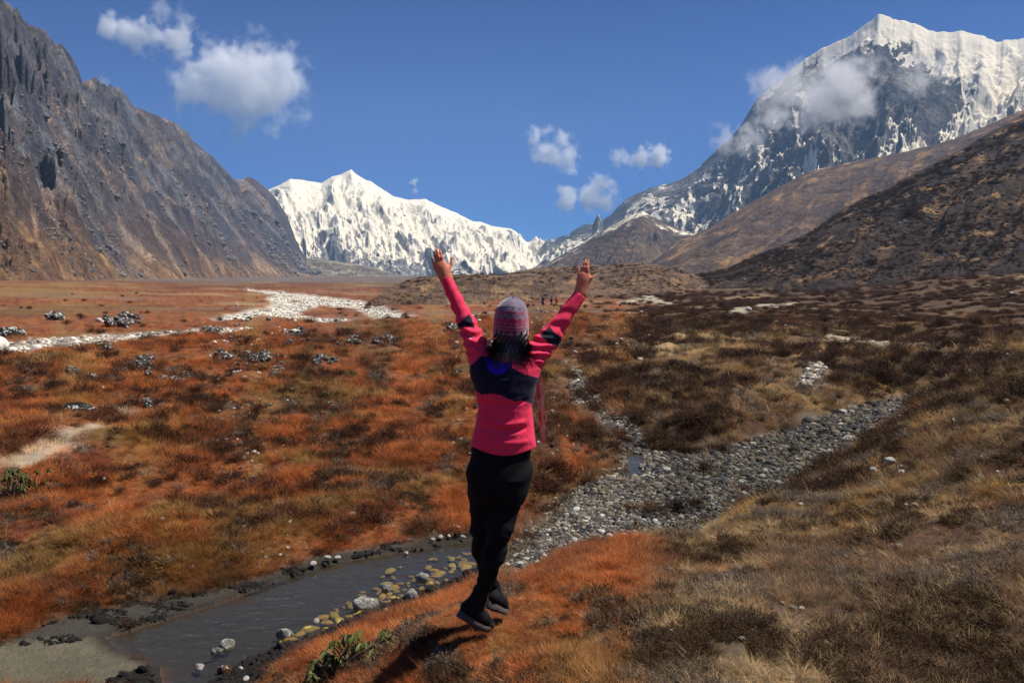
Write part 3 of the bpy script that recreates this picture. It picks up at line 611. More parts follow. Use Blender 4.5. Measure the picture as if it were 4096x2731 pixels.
def plant_mat(name, transl=0.3, rough=0.7):
    nt = NT(name); c = nt.attr("tint", "Color", 'INSTANCER'); rnd = nt.N("ShaderNodeObjectInfo").outputs["Random"]
    n = nt.noise(nt.pos(), 60.0, 2)
    c = nt.mix(1.0, c, nt.math('MULTIPLY', nt.math('MULTIPLY_ADD', rnd, 0.5, 0.75), nt.math('MULTIPLY_ADD', n, 1.0, 0.5)), 'MULTIPLY')
    nt.col(c); nt.b.inputs["Roughness"].default_value = rough; nt.b.inputs["Specular IOR Level"].default_value = 0.12
    tl = nt.N("ShaderNodeBsdfTranslucent"); nt.put(tl.inputs[0], c); mx = nt.N("ShaderNodeMixShader"); mx.inputs[0].default_value = transl
    nt.t.links.new(nt.b.outputs[0], mx.inputs[1]); nt.t.links.new(tl.outputs[0], mx.inputs[2]); nt.t.links.new(mx.outputs[0], nt.o.inputs[0])
    return nt.m
M_PLANT = plant_mat("dry_plant"); M_TWIG = plant_mat("twiggy_plant", 0.15)
def stone_mat(name, lichen):
    nt = NT(name); c = nt.attr("tint", "Color", 'INSTANCER'); rnd = nt.N("ShaderNodeObjectInfo").outputs["Random"]
    off = nt.N("ShaderNodeCombineXYZ", ins={0: nt.math('MULTIPLY', rnd, 37.0), 1: nt.math('MULTIPLY', rnd, 91.0)}); P = nt.N("ShaderNodeVectorMath", operation='ADD', ins={0: nt.obj(), 1: off}).outputs[0]
    n1 = nt.noise(P, 2.2, 6, 0.65); n2 = nt.noise(P, 9.0, 5, 0.7)
    c2 = nt.mix(1.0, c, nt.math('MULTIPLY', nt.math('MULTIPLY_ADD', n1, 1.0, 0.5), nt.math('MULTIPLY_ADD', n2, 0.9, 0.55)), 'MULTIPLY')
    if lichen:
        k = nt.ramp(nt.math('ADD', n1, nt.math('MULTIPLY_ADD', n2, 0.5, -0.25)), 0.56, 0.61); c2 = nt.mix(k, c2, lin(205, 202, 195))
    nt.col(c2); nt.b.inputs["Roughness"].default_value = 0.75; nt.bump(nt.math('ADD', n1, nt.math('MULTIPLY', n2, 0.5)), 0.6, 0.15)
    return nt.m
M_STONE = stone_mat("river_stone", False); M_BOULDER = stone_mat("lichen_boulder", True)

def kit(name, meshes):
    c = bpy.data.collections.new(name)
    for i, m in enumerate(meshes): c.objects.link(bpy.data.objects.new("%s_%02d" % (name, i), m))
    KIT[name] = (c, meshes); return c
kit("fine_grass", [blade_mesh("fine_grass", 60, 0.60, 0.45, 0.015, 50 + i, 0.45, 0.6, 2, M_PLANT) for i in range(5)])
kit("straw_grass", [blade_mesh("straw_grass", 22, 0.35, 0.75, 0.014, 70 + i, 0.9, 0.6, 3, M_PLANT) for i in range(4)])
kit("heath_tuft", [twig_mesh("heath_tuft", 26, 2, 90 + i, M_PLANT, 0.02, 0.06, 0.8) for i in range(4)])
kit("shrub_twigs", [twig_mesh("shrub", 70, 4, 110 + i, M_TWIG, 0.012, 0.035, 0.8) for i in range(5)])
kit("cobbles", [stone_mesh("cobble_stone", 130 + i, 2, 0.55 + 0.05 * (i % 4), 0.16, 3, M_STONE) for i in range(8)])
kit("boulders", [stone_mesh("boulder", 160 + i, 3, 0.62 + 0.06 * (i % 3), 0.22, 6, M_BOULDER) for i in range(6)])

def scatter(name, kitname, pts, rotz, tilt, scale, tint, label, kind="stuff"):
    n = len(pts); m = bpy.data.meshes.new(name); m.vertices.add(n); m.vertices.foreach_set("co", np.asarray(pts, np.float32).ravel())
    rot = np.c_[tilt, rotz].astype(np.float32); sc = np.asarray(scale, np.float32); sc = np.repeat(sc[:, None], 3, 1) if sc.ndim == 1 else sc
    for an, d in (("rot", rot), ("siz", sc)):
        at = m.attributes.new(an, 'FLOAT_VECTOR', 'POINT'); at.data.foreach_set("vector", np.ascontiguousarray(d, np.float32).ravel())
    at = m.attributes.new("pick", 'INT', 'POINT'); at.data.foreach_set("value", rng.integers(0, len(KIT[kitname][1]), n).astype(np.int32))
    at = m.attributes.new("tint", 'FLOAT_COLOR', 'POINT'); d = np.ones((n, 4), np.float32); d[:, :3] = np.clip(tint, 0.003, 0.9); at.data.foreach_set("color", d.ravel())
    o = link(name, m, kind=kind, label=label)
    t = bpy.data.node_groups.new(name, 'GeometryNodeTree'); t.interface.new_socket("Geometry", in_out='INPUT', socket_type='NodeSocketGeometry'); t.interface.new_socket("Geometry", in_out='OUTPUT', socket_type='NodeSocketGeometry')
    N = t.nodes.new; L = t.links.new
    gi, go, mp, ip, ci = N("NodeGroupInput"), N("NodeGroupOutput"), N("GeometryNodeMeshToPoints"), N("GeometryNodeInstanceOnPoints"), N("GeometryNodeCollectionInfo")
    ci.inputs[0].default_value = KIT[kitname][0]; ci.inputs["Separate Children"].default_value = True; ci.inputs["Reset Children"].default_value = True
    def at(nm, ty):
        q = N("GeometryNodeInputNamedAttribute"); q.data_type = ty; q.inputs[0].default_value = nm; return q.outputs[0]
    L(gi.outputs[0], mp.inputs[0]); L(mp.outputs[0], ip.inputs["Points"]); L(ci.outputs[0], ip.inputs["Instance"]); ip.inputs["Pick Instance"].default_value = True
    L(at("pick", 'INT'), ip.inputs["Instance Index"]); L(at("rot", 'FLOAT_VECTOR'), ip.inputs["Rotation"]); L(at("siz", 'FLOAT_VECTOR'), ip.inputs["Scale"]); L(ip.outputs[0], go.inputs[0])
    md = o.modifiers.new("scatter", 'NODES'); md.node_group = t
    return o

_vs = np.linspace(2950, 1108, 430); _dz = np.interp(_vs, [1108, 1150, 1222, 1300, 1400, 1500, 1700, 2000, 2400, 2950], [10, 8.5, 6.9, 5.6, 4.6, 3.6, 3.1, 2.8, 2.4, 1.75])
_rr = np.maximum.accumulate(_dz / np.tan(np.arctan((_vs - CV) / F) + PITCH))
def sample(n, r0, r1, a0=-0.66, a1=0.66, power=1.0):
    """random ground points, thinning out with distance"""
    i0, i1 = np.searchsorted(_rr, [r0, r1]); q = rng.uniform(0, 1, n) ** power
    r = np.interp(i0 + (i1 - i0) * q, np.arange(len(_rr)), _rr); a = rng.uniform(a0, a1, n)
    return np.sin(a) * r, np.cos(a) * r
def jit(n, lo=0.7, hi=1.3): return rng.uniform(lo, hi, n)

# ------------------------------------------------------------------ grass and low growth (nobody could count it)
def grow():
    x, y = sample(110000, 1.9, 110); c, g, o = zones(x, y); r = np.hypot(x, y)
    keep = rng.uniform(0, 1, len(x)) < g * (0.25 + 0.75 * o) * np.where(r < 9, 1, 0.85); x, y, c, r, o = x[keep], y[keep], c[keep], r[keep], o[keep]
    n = len(x); h = (0.022 + 0.0058 * np.minimum(r, 60)) * jit(n, 0.6, 1.35) * (0.45 + 0.75 * sstep(-0.25, 0.2, fbm(x / (0.5 + .05 * r), y / (0.5 + .05 * r), 3, 541)))
    t = c * jit(n, 0.8, 1.9)[:, None] * (1 + rng.normal(0, 0.05, (n, 3))) * np.array([1.40, 1.32, 1.15])
    h = h * (0.45 + 0.55 * sstep(.25, .6, np.hypot(x + .06, y - 4.2)))
    scatter("orange_grass", "fine_grass", np.c_[x, y, ground(x, y) - 0.1 * h], rng.uniform(0, 6.28, n), rng.normal(0, 0.25, (n, 2)), np.c_[h * 1.5, h * 1.5, h], t, "dense fine dry grass, rust orange and tan")
    x, y = sample(32000, 1.9, 40, -0.2, 0.66, 1.3); c, g, o = zones(x, y); r = np.hypot(x, y)
    keep = rng.uniform(0, 1, len(x)) < g * (1 - o) * sstep(-0.25, 0.2, fbm(x / 0.5, y / 0.5, 3, 501)); x, y, c, r = x[keep], y[keep], c[keep], r[keep]
    n = len(x); h = (0.024 + 0.0065 * np.minimum(r, 25)) * jit(n, 0.45, 1.4)
    t = mixc(C_STRAW * 1.45, c * 1.1, rng.uniform(0, 0.7, n)) * jit(n, .7, 1.4)[:, None]
    scatter("straw_grass", "straw_grass", np.c_[x, y, ground(x, y) - 0.05 * h], rng.uniform(0, 6.28, n), rng.normal(0, 0.35, (n, 2)), h, t, "pale arching straw tufts on the near slope")
    x, y = sample(30000, 1.9, 60, -0.25, 0.66, 1.2); c, g, o = zones(x, y); r = np.hypot(x, y)
    keep = rng.uniform(0, 1, len(x)) < g * (1 - o) * sstep(-0.15, 0.15, fbm(x / 0.8, y / 0.8, 3, 511)); x, y, c, r = x[keep], y[keep], c[keep], r[keep]
    n = len(x); h = (0.030 + 0.0068 * np.minimum(r, 40)) * jit(n, 0.6, 1.4); q = sstep(-0.1, 0.25, fbm(x / 1.4, y / 1.4, 3, 517))
    t = mixc(mixc(C_BROWN * 0.9, C_OLIVE, rng.uniform(0, 1, n)), C_GREY * 1.1, q * 0.8) * jit(n, .6, 1.3)[:, None]
    scatter("heath", "heath_tuft", np.c_[x, y, ground(x, y) - 0.1 * h], rng.uniform(0, 6.28, n), rng.normal(0, 0.2, (n, 2)), np.c_[h * 1.3, h * 1.3, h], t, "low grey and brown heath on the slope")
    # small twiggy and greyish plants, dead stems mixed into the orange grass
    x, y = sample(26000, 1.9, 70, -0.66, 0.35); c, g, o = zones(x, y); r = np.hypot(x, y)
    keep = rng.uniform(0, 1, len(x)) < g * o * sstep(-0.05, 0.22, fbm(x / (.2 + .06 * r), y / (.2 + .06 * r), 3, 531)) * sstep(.2, .5, np.hypot(x + .06, y - 4.2)); x, y, c, r = x[keep], y[keep], c[keep], r[keep]
    n = len(x); h = (0.034 + 0.0075 * np.minimum(r, 50)) * jit(n, 0.5, 1.4); q = rng.uniform(0, 1, n)
    t = np.where((q < .22)[:, None], C_GREY * .9, np.where((q < .7)[:, None], C_BROWN * .8, C_OLIVE)) * jit(n, .6, 1.3)[:, None]
    scatter("dry_herbs", "heath_tuft", np.c_[x, y, ground(x, y) - 0.1 * h], rng.uniform(0, 6.28, n), rng.normal(0, 0.2, (n, 2)), np.c_[h * 1.2, h * 1.2, h], t, "small grey and brown herbs mixed into the grass")
    x, y = sample(9000, 1.9, 45, -0.66, 0.66, 1.2); c, g, o = zones(x, y); r = np.hypot(x, y); keep = rng.uniform(0, 1, len(x)) < g * .6 * o; x, y, c, r = x[keep], y[keep], c[keep], r[keep]
    n = len(x); h = (0.03 + 0.0075 * np.minimum(r, 30)) * jit(n, 0.5, 1.3)
    scatter("pale_stalks", "straw_grass", np.c_[x, y, ground(x, y) - 0.05 * h], rng.uniform(0, 6.28, n), rng.normal(0, 0.4, (n, 2)), h, mixc(C_STRAW, C_ORANGE * 1.6, rng.uniform(0, 1, n)) * jit(n, .6, 1.2)[:, None], "pale dead stalks in the orange grass")
    # scrub in the middle distance
    x, y = sample(14000, 9, 300); c, g, o = zones(x, y); r = np.hypot(x, y)
    keep = rng.uniform(0, 1, len(x)) < g * np.where(o > 0.5, 0.30 * sstep(-0.05, 0.2, fbm(x / 2.5, y / 2.5, 3, 521)), 0.8 * sstep(-0.1, 0.15, fbm(x / 4, y / 4, 3, 523))); x, y, c, r, o = x[keep], y[keep], c[keep], r[keep], o[keep]
    n = len(x); h = (0.10 + 0.0105 * np.minimum(r, 70)) * jit(n, 0.5, 1.3)
    t = mixc(mixc(C_DARK, C_BROWN, rng.uniform(0, 1, n)), C_RUST, o * rng.uniform(0, .9, n)) * jit(n, .7, 1.3)[:, None]
    scatter("scrub", "shrub_twigs", np.c_[x, y, ground(x, y) - 0.08 * h], rng.uniform(0, 6.28, n), rng.normal(0, 0.1, (n, 2)), np.c_[h * 1.2, h * 1.2, h * 0.9], t, "low brown scrub spread over the plain")
grow()

def far_scrub():
    x, y = sample(10000, 45, 320, 0.09, 0.66); c, g, o = zones(x, y); r = np.hypot(x, y)
    k = rng.uniform(0, 1, len(x)) < g * (1 - o) * sstep(-.15, .2, fbm(x / 14, y / 9, 3, 551)); x, y, r = x[k], y[k], r[k]; n = len(x); h = 0.0052 * r * jit(n, .5, 1.5)
    scatter("plain_scrub", "shrub_twigs", np.c_[x, y, ground(x, y) - 0.08 * h], rng.uniform(0, 6.28, n), rng.normal(0, 0.1, (n, 2)), np.c_[h * 1.5, h * 1.5, h * 0.7], mixc(C_DARK * 1.3, C_BROWN * 1.3, rng.uniform(0, 1, n)) * jit(n, .7, 1.4)[:, None], "dark brown scrub covering the plain below the hillside")
far_scrub()

# ------------------------------------------------------------------ stones
def in_poly(poly, n):
    p = np.array(poly); out = np.zeros((0, 2))
    while len(out) < n:
        q = rng.uniform(p.min(0), p.max(0), (4 * n, 2)); i, _ = pip(q[:, 0], q[:, 1], poly); out = np.r_[out, q[i]]
    return out[:n]
STONE_T = np.array([lin(136, 128, 116), lin(98, 95, 92), lin(158, 144, 120), lin(62, 61, 63), lin(208, 200, 188), lin(92, 78, 56)])
def stone_tint(n, p): return STONE_T[rng.choice(6, n, p=p)] * jit(n, .8, 1.2)[:, None]
def scatter_in(poly, n, near_bias):
    """points in a polygon, more of them (and smaller) close by"""
    q = in_poly(poly, n * 4); r = np.hypot(q[:, 0], q[:, 1]); w = (1 / r ** near_bias); k = rng.choice(len(q), n, replace=False, p=w / w.sum()); return q[k]
def gravel():
    q = scatter_in(GRAVEL, 32000, 2.0); x, y = q.T; r = np.hypot(x, y); k = sdist(x, y, PUDDLE, 1) > 0; x, y, r = x[k], y[k], r[k]; n = len(x)
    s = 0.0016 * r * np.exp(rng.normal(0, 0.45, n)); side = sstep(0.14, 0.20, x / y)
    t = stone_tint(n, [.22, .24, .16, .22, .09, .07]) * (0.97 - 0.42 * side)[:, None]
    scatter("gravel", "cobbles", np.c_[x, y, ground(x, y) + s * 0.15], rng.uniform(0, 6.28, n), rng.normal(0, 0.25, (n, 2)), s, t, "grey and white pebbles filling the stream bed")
    q = np.r_[scatter_in(RIVER_NEAR, 9000, 0.6), scatter_in(SCREE, 700, 0.0)]; x, y = q.T; n = len(x); r = np.hypot(x, y); s = np.where(r < 40, .0016 * r, np.minimum(0.0016 * r, .12)) * np.exp(rng.normal(0, 0.5, n))
    scatter("river_shingle", "cobbles", np.c_[x, y, ground(x, y) + s * 0.1], rng.uniform(0, 6.28, n), rng.normal(0, 0.2, (n, 2)), s, stone_tint(n, [.3, .12, .2, .03, .35, 0]) * 1.15, "white shingle along the braided river")
    q = scatter_in(RIVER, 8000, 0.5); x, y = q.T; k = (sdist(x, y, ISLAND, 9) > 0) & (sdist(x, y, ISLET, 9) > 0); x, y = x[k], y[k]; n = len(x); s = 0.15 * np.exp(rng.normal(0, 0.5, n))
    scatter("far_shingle", "cobbles", np.c_[x, y, ground(x, y)], rng.uniform(0, 6.28, n), rng.normal(0, 0.2, (n, 2)), s, stone_tint(n, [.3, .12, .2, .03, .35, 0]) * 1.15, "white shingle of the far river channels")
    # small white and dark stones strewn over the plain
    x, y = sample(9000, 6, 200); c, g, o = zones(x, y); r = np.hypot(x, y); f = fbm(x / (0.12 * r), y / (0.3 * r), 3, 601)
    k = (rng.uniform(0, 1, len(x)) < np.where(o > 0.5, 0.9, 0.25) * sstep(0.05, 0.4, f)) & (g > 0.5); x, y, r = x[k], y[k], r[k]; n = len(x); s = 0.0020 * r * np.clip(np.exp(rng.normal(0, 0.4, n)), .3, 1.8)
    scatter("strewn_stones", "cobbles", np.c_[x, y, ground(x, y) + 0.55 * s], rng.uniform(0, 6.28, n), rng.normal(0, 0.3, (n, 2)), s, stone_tint(n, [.1, .1, .1, .25, .42, .03]), "small pale and dark stones strewn on the grass")
    x, y = sample(5000, 2, 14, -0.15, 0.66); cc, g, o = zones(x, y); r = np.hypot(x, y); k = (rng.uniform(0, 1, len(x)) < (1 - o) * sstep(0.0, 0.3, fbm(x / .7, y / .7, 3, 607))) & (g > .5); x, y, r = x[k], y[k], r[k]; n = len(x); s = 0.0022 * r * np.clip(np.exp(rng.normal(0, 0.5, n)), .3, 2.2)
    scatter("slope_stones", "cobbles", np.c_[x, y, ground(x, y) + 0.5 * s], rng.uniform(0, 6.28, n), rng.normal(0, 0.4, (n, 2)), s, stone_tint(n, [.25, .2, .15, .15, .2, .05]), "small grey and pale stones on the near slope")
    # clods of dark earth on the near bank
    p = np.array(STREAM); q = rng.uniform(p.min(0) - .6, p.max(0) + .6, (110000, 2)); d = sdist(q[:, 0], q[:, 1], STREAM, 1.5) + 0.1 * fbm(q[:, 0] * 3, q[:, 1] * 3, 3, 611); q = q[(d > 0.04) & (d < 0.50)]; q = q[near_bank(q[:, 0], q[:, 1], 0.8)][:8000]; mq = in_poly(MUD, 4500); mq = mq[fbm(mq[:, 0] * 2.2, mq[:, 1] * 4, 3, 617) > 0.08]; p = np.array(SANDBAR); fq = np.c_[rng.uniform(-2.6, -1.4, 2500), rng.uniform(4.6, 5.9, 2500)]; fq = fq[(sdist(fq[:, 0], fq[:, 1], STREAM, 1) > .03) & (sdist(fq[:, 0], fq[:, 1], SANDBAR, 1) > .03)]; q = np.r_[q, mq, fq]; x, y = q.T; n = len(x)
    s = 0.012 * np.exp(rng.normal(0, 0.5, n)); scatter("bank_earth", "cobbles", np.c_[x, y, ground(x, y)], rng.uniform(0, 6.28, n), rng.normal(0, 0.6, (n, 2)), np.c_[s * 1.3, s, s * .8], np.array(lin(40, 37, 34)) * jit(n, .6, 1.5)[:, None], "dark wet clods of earth along the stream")
gravel()

def put(name, kitname, i, loc, s, rz, tint, label, cat, group, tilt=(0, 0)):
    ms = KIT[kitname][1]; o = link(name, ms[i % len(ms)], label=label, cat=cat, group=group, loc=loc)
    o.scale = s if isinstance(s, tuple) else (s, s, s); o.rotation_euler = (tilt[0], tilt[1], rz); o["tint"] = [float(c) for c in np.clip(tint, .003, .9)]; return o
def px(r): return r / F                                          # metres per photograph pixel at range r
def stones():
    # countable cobbles of the dry bed
    wb = lambda r, dk: ("near where it joins the stream bed" if r < 12.5 else "near its upper end on the bank") if dk else ("beside the orange mound" if r < 9.3 else "around the puddle in the stream bed" if r < 13 else "in the narrow upper stream bed")
    q = scatter_in(GRAVEL, 150, 1.6)
    for i, (x, y) in enumerate(q):
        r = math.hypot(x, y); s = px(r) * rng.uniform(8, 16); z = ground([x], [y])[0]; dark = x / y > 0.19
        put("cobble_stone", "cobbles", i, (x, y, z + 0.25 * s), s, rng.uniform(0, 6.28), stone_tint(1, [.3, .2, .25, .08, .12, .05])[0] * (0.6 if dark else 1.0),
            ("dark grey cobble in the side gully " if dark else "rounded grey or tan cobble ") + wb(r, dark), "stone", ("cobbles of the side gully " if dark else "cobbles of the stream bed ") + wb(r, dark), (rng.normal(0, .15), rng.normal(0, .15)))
    # yellowish stones under the water
    sub = flat([(1150,2640),(1240,2560),(1350,2500),(1480,2440),(1600,2390),(1740,2340),(1880,2270),(1890,2190),(1760,2210),(1600,2245),(1470,2290),(1340,2400),(1200,2480),(1090,2580)], WL)
    Y = np.array(lin(198, 170, 92))
    for i, (x, y) in enumerate(in_poly(sub, 110)):
        s = rng.uniform(0.018, 0.055) * (1.25 if i % 6 == 0 else 1); z = ground([x], [y])[0]
        put("stream_stone", "cobbles", i, (x, y, min(z + 0.3 * s, WL - 0.45 * s)), (s * 1.3, s, s * .8), rng.uniform(0, 6.28), Y * rng.uniform(.7, 1.25) * (1 + rng.normal(0, .05, 3)), "%s yellowish stone under the stream water" % ("broad" if s > .042 else "palm-sized" if s > .03 else "small"), "stone", "%s stones under the stream water" % ("broad" if s > .042 else "palm-sized" if s > .03 else "small"))
    W = np.array(lin(196, 190, 180))
    for i, (u, v, w, t, lab) in enumerate([(1462, 2438, 50, W * .85, "large humped pale boulder at the stream's edge"), (1140, 2560, 36, W * .95, "pale angular boulder by the muddy bank, upstream of the mossy one"),
        (1648, 2392, 34, W, "smooth white boulder at the water's edge below the grassy mound"), (1652, 2425, 24, W, "narrow white stone wedged beneath the smooth white boulder"), (1690, 2340, 30, W * .9, "oval pale stone in the stream under the far bank"),
        (1548, 2382, 26, W * .6, "speckled grey stone lying in the water behind the humped boulder"), (1613, 2476, 16, W, "small white stone on the dark bank below the white boulder"), (1545, 2450, 18, W * .6, "grey stone on the wet dark bank"),
        (1265, 2395 + 110, 20, W * .7, "low grey stone in midstream by the submerged stones"), (900, 2690, 36, np.array(lin(104, 66, 30)), "rusty moss-covered boulder on the stream bank"), (868, 2640, 24, W * .5, "dark rounded stone beside the mossy boulder"),
        (910, 2618, 32, W * .7, "flat grey stone lying in the shallows by the mossy boulder"), (800, 2696, 24, W, "white stone in the shallows next to the mossy boulder"), (962, 2680, 16, W, "white pebble behind the mossy boulder"), (1155, 2648, 18, W, "white stone in orange grass above the muddy bank"),
        (985, 2722, 18, W, "white stone on the bank beside the mossy boulder")]):
        p = place(u, v); r = math.hypot(p[0], p[1]); s = px(r) * w
        put("boulder" if w > 33 else "stone", "boulders" if w > 23 else "cobbles", i, (p[0], p[1], max(p[2], WL - .02) + 0.35 * s), (s, s * .9, s * 1.15), rng.uniform(0, 6.28), t * (.55 if w > 23 else 1), lab, "boulder" if w > 33 else "stone", None)
    for i, (u, v) in enumerate([(1730,2170),(1762,2160),(1795,2155),(1852,2162),(1252,2268),(1310,2243),(1350,2243),(1625,2223),(770,2280),(650,2090),(1320,2008),(1410,2065),(2030,2270),(2080,2268),(1985,2290),(2265,2240)]):
        p = place(u, v); s = px(math.hypot(p[0], p[1])) * rng.uniform(11, 18)
        put("stone", "cobbles", i + 3, (p[0], p[1], p[2] + 0.4 * s + 0.02), s, rng.uniform(0, 6.28), W * rng.uniform(.75, 1.05), "small white stone at the edge of the grassy stream bank", "stone", "white stones along the far stream bank")
    # lichen-patched boulders on the orange plain
    wh = ['in the rock row below the braided river','at the dark head of the rock row','in the stony heap beside the near river arm','strewn above the long rock row','at the open end of the rock row','in the dark rock pile beyond the near river arm','on the stony knoll above the sandy patch','at the brink of the near river arm','on the bank just below the near river arm','among tussocks towards the brown moraine','on the shoulder of the stony knoll','below the long rock row','near the big black boulder by the river','in the loose group behind the rock row','close by the bare sandy patch','near the person in pink among orange grass','in the grass before the brown moraine','on the flat below the river']
    cl = [(1010,1440,130,26,17),(870,1430,45,12,5),(1180,1340,60,10,10),(1190,1355,90,22,14),(1290,1445,60,14,10),(480,1290,90,24,16),(560,1480,70,45,20),(430,1390,30,10,6),(840,1330,50,22,5),(1530,1375,80,25,8),(700,1520,90,25,10),(1120,1500,70,14,7),(230,1275,30,10,5),(1400,1370,60,20,7),(620,1620,60,20,6),(1690,1520,40,20,5),(1820,1330,40,20,6),(300,1490,60,25,6)]
    D = np.array(lin(46, 40, 34)); k = 0
    for ci, (u, v, du, dv, n) in enumerate(cl):
        for j in range(n):
            p = place(u + rng.normal(0, .5) * du, v + rng.normal(0, .5) * dv, rmin=8); r = math.hypot(p[0], p[1]); s = px(r) * rng.uniform(11, 28); k += 1
            put("boulder", "boulders", k, (p[0], p[1], p[2] + 0.25 * s), s, rng.uniform(0, 6.28), D * rng.uniform(.7, 1.6), "lichen-spotted dark boulder " + wh[ci], "boulder", "lichen boulders " + wh[ci], (rng.normal(0, .2), rng.normal(0, .2)))
    for u, v, w, lab in [(1183, 1337, 26, "white-faced boulder lying alone near the river channel"), (1312, 1622, 22, "white and black boulder alone among orange tussocks"), (20, 1350, 55, "big black boulder at the river's edge"), (880, 1425, 36, "blocky black boulder with white spots at the head of a rock row"), (310, 1650, 46, "flat dark outcrop beside the bare sandy patch")]:
        p = place(u, v, rmin=8); s = px(math.hypot(p[0], p[1])) * w
        put("boulder", "boulders", k, (p[0], p[1], p[2] + 0.2 * s), (s * 1.25, s, s * .9), rng.uniform(0, 6.28), W if "white-faced" in lab else D * .7, lab, "boulder", None); k += 1
    for i, (u, v) in enumerate([(3370, 1655), (3010, 1780), (2560, 1445), (3820,2285),(3960,2310),(3990,2250),(3560,1850),(3490,1890),(3200,2020),(2620,2090),(2450,2420),(3480,2110)]):
        p = place(u, v); s = px(math.hypot(p[0], p[1])) * rng.uniform(12, 22)
        put("stone", "cobbles", i, (p[0], p[1], p[2] + 0.4 * s), s, rng.uniform(0, 6.28), W, "pale stone half sunk in the brown heath slope", "stone", "pale stones on the heath slope")
stones()

# ------------------------------------------------------------------ people: smooth solids meshed as one surface
class Solid:
    """signed distance on a grid, built up from tapered limbs and lofts, meshed by surface nets"""
    def __init__(s, lo, hi, h):
        s.lo = np.array(lo, float); s.h = h; s.n = np.ceil((np.array(hi) - s.lo) / h).astype(int) + 1
        s.d = np.full(s.n, 0.2, np.float32)
    def axes(s, a, b):
        a = np.maximum(np.floor((np.array(a) - s.lo) / s.h).astype(int), 0); b = np.minimum(np.ceil((np.array(b) - s.lo) / s.h).astype(int) + 1, s.n)
        if (b <= a).any(): return None, None
        g = [s.lo[i] + s.h * np.arange(a[i], b[i]) for i in range(3)]
        return tuple(slice(a[i], b[i]) for i in range(3)), np.meshgrid(*g, indexing='ij')
    def join(s, sl, d, k):
        o = s.d[sl]; h = np.clip(0.5 + 0.5 * (o - d) / k, 0, 1); s.d[sl] = o * (1 - h) + d * h - k * h * (1 - h)
    def limb(s, a, b, ra, rb, k=0.02, sq=(1, 1, 1)):
        a = np.array(a, float); b = np.array(b, float); m = max(ra, rb) + 0.06
        sl, G = s.axes(np.minimum(a, b) - m, np.maximum(a, b) + m)
        if sl is None: return
        q = np.array(sq, float); P = [(G[i] - a[i]) / q[i] for i in range(3)]; ba = (b - a) / q; L2 = ba @ ba
        t = np.clip((P[0] * ba[0] + P[1] * ba[1] + P[2] * ba[2]) / (L2 + 1e-12), 0, 1)
        d = np.sqrt((P[0] - t * ba[0]) ** 2 + (P[1] - t * ba[1]) ** 2 + (P[2] - t * ba[2]) ** 2) - (ra + (rb - ra) * t)
        s.join(sl, d * min(q), k)
    def ball(s, c, r, k=0.02):
        c = np.array(c, float); r = np.array(r, float) * np.ones(3); sl, G = s.axes(c - r - 0.05, c + r + 0.05)
        if sl is None: return
        q = np.sqrt(sum(((G[i] - c[i]) / r[i]) ** 2 for i in range(3))); s.join(sl, (q - 1) * min(r), k)
    def loft(s, rows, k=0.02):
        """rows: (z, cx, cy, half width, half depth), a stack of ovals"""
        R = np.array(sorted(rows), float); m = 0.06
        sl, G = s.axes((R[:, 1] - R[:, 3]).min() - m * np.ones(3) * [1, 0, 0] + [0, (R[:, 2] - R[:, 4]).min() - m, R[0, 0] - m],
                       [(R[:, 1] + R[:, 3]).max() + m, (R[:, 2] + R[:, 4]).max() + m, R[-1, 0] + m])
        z = G[2]; I = lambda j: np.interp(z, R[:, 0], R[:, j]); a, b = I(3), I(4)
        d = (((np.abs((G[0] - I(1)) / a) ** 2.3 + np.abs((G[1] - I(2)) / b) ** 2.3) ** (1 / 2.3)) - 1) * np.minimum(a, b)
        s.join(sl, np.maximum(d, np.maximum(R[0, 0] - z, z - R[-1, 0])), k)
    def grid(s): return np.meshgrid(*[s.lo[i] + s.h * np.arange(s.n[i]) for i in range(3)], indexing='ij')
    def mesh(s):
        d = s.d; sg = d < 0; nx, ny, nz = s.n
        cnt = np.zeros((nx - 1, ny - 1, nz - 1), np.int8)
        for i in (0, 1):
            for j in (0, 1):
                for k in (0, 1): cnt += sg[i:nx - 1 + i, j:ny - 1 + j, k:nz - 1 + k]
        act = (cnt > 0) & (cnt < 8); idx = np.full(act.shape, -1, np.int64); c = np.argwhere(act); idx[act] = np.arange(len(c))
        acc = np.zeros((len(c), 3)); w = np.zeros(len(c))
        cor = [(i, j, k) for i in (0, 1) for j in (0, 1) for k in (0, 1)]; val = {q: d[c[:, 0] + q[0], c[:, 1] + q[1], c[:, 2] + q[2]] for q in cor}
        for q in cor:
            for ax in range(3):
                if q[ax]: continue
                r = list(q); r[ax] = 1; r = tuple(r); v0, v1 = val[q], val[r]; x = (v0 < 0) != (v1 < 0); t = np.where(x, v0 / (v0 - v1 + 1e-12), 0)
                p = np.zeros((len(c), 3)) + np.array(q, float); p[:, ax] += t; acc += p * x[:, None]; w += x
        V = s.lo + s.h * (c + acc / w[:, None]); Fs = []
        for ax in range(3):
            b, e = [(1, 2), (2, 0), (0, 1)][ax]; n = list(s.n)
            A = np.take(sg, range(0, n[ax] - 1), ax); B = np.take(sg, range(1, n[ax]), ax); x = A != B; q = np.argwhere(x)
            q = q[(q[:, b] > 0) & (q[:, e] > 0) & (q[:, b] < n[b] - 1) & (q[:, e] < n[e] - 1)]
            ins = A[tuple(q.T)]; cs = []
            for db, de in ((1, 1), (0, 1), (0, 0), (1, 0)):
                r = q.copy(); r[:, b] -= db; r[:, e] -= de; cs.append(idx[tuple(r.T)])
            f = np.stack(cs, 1); f = np.where(ins[:, None], f, f[:, ::-1]); Fs.append(f)
        return V, np.concatenate(Fs)

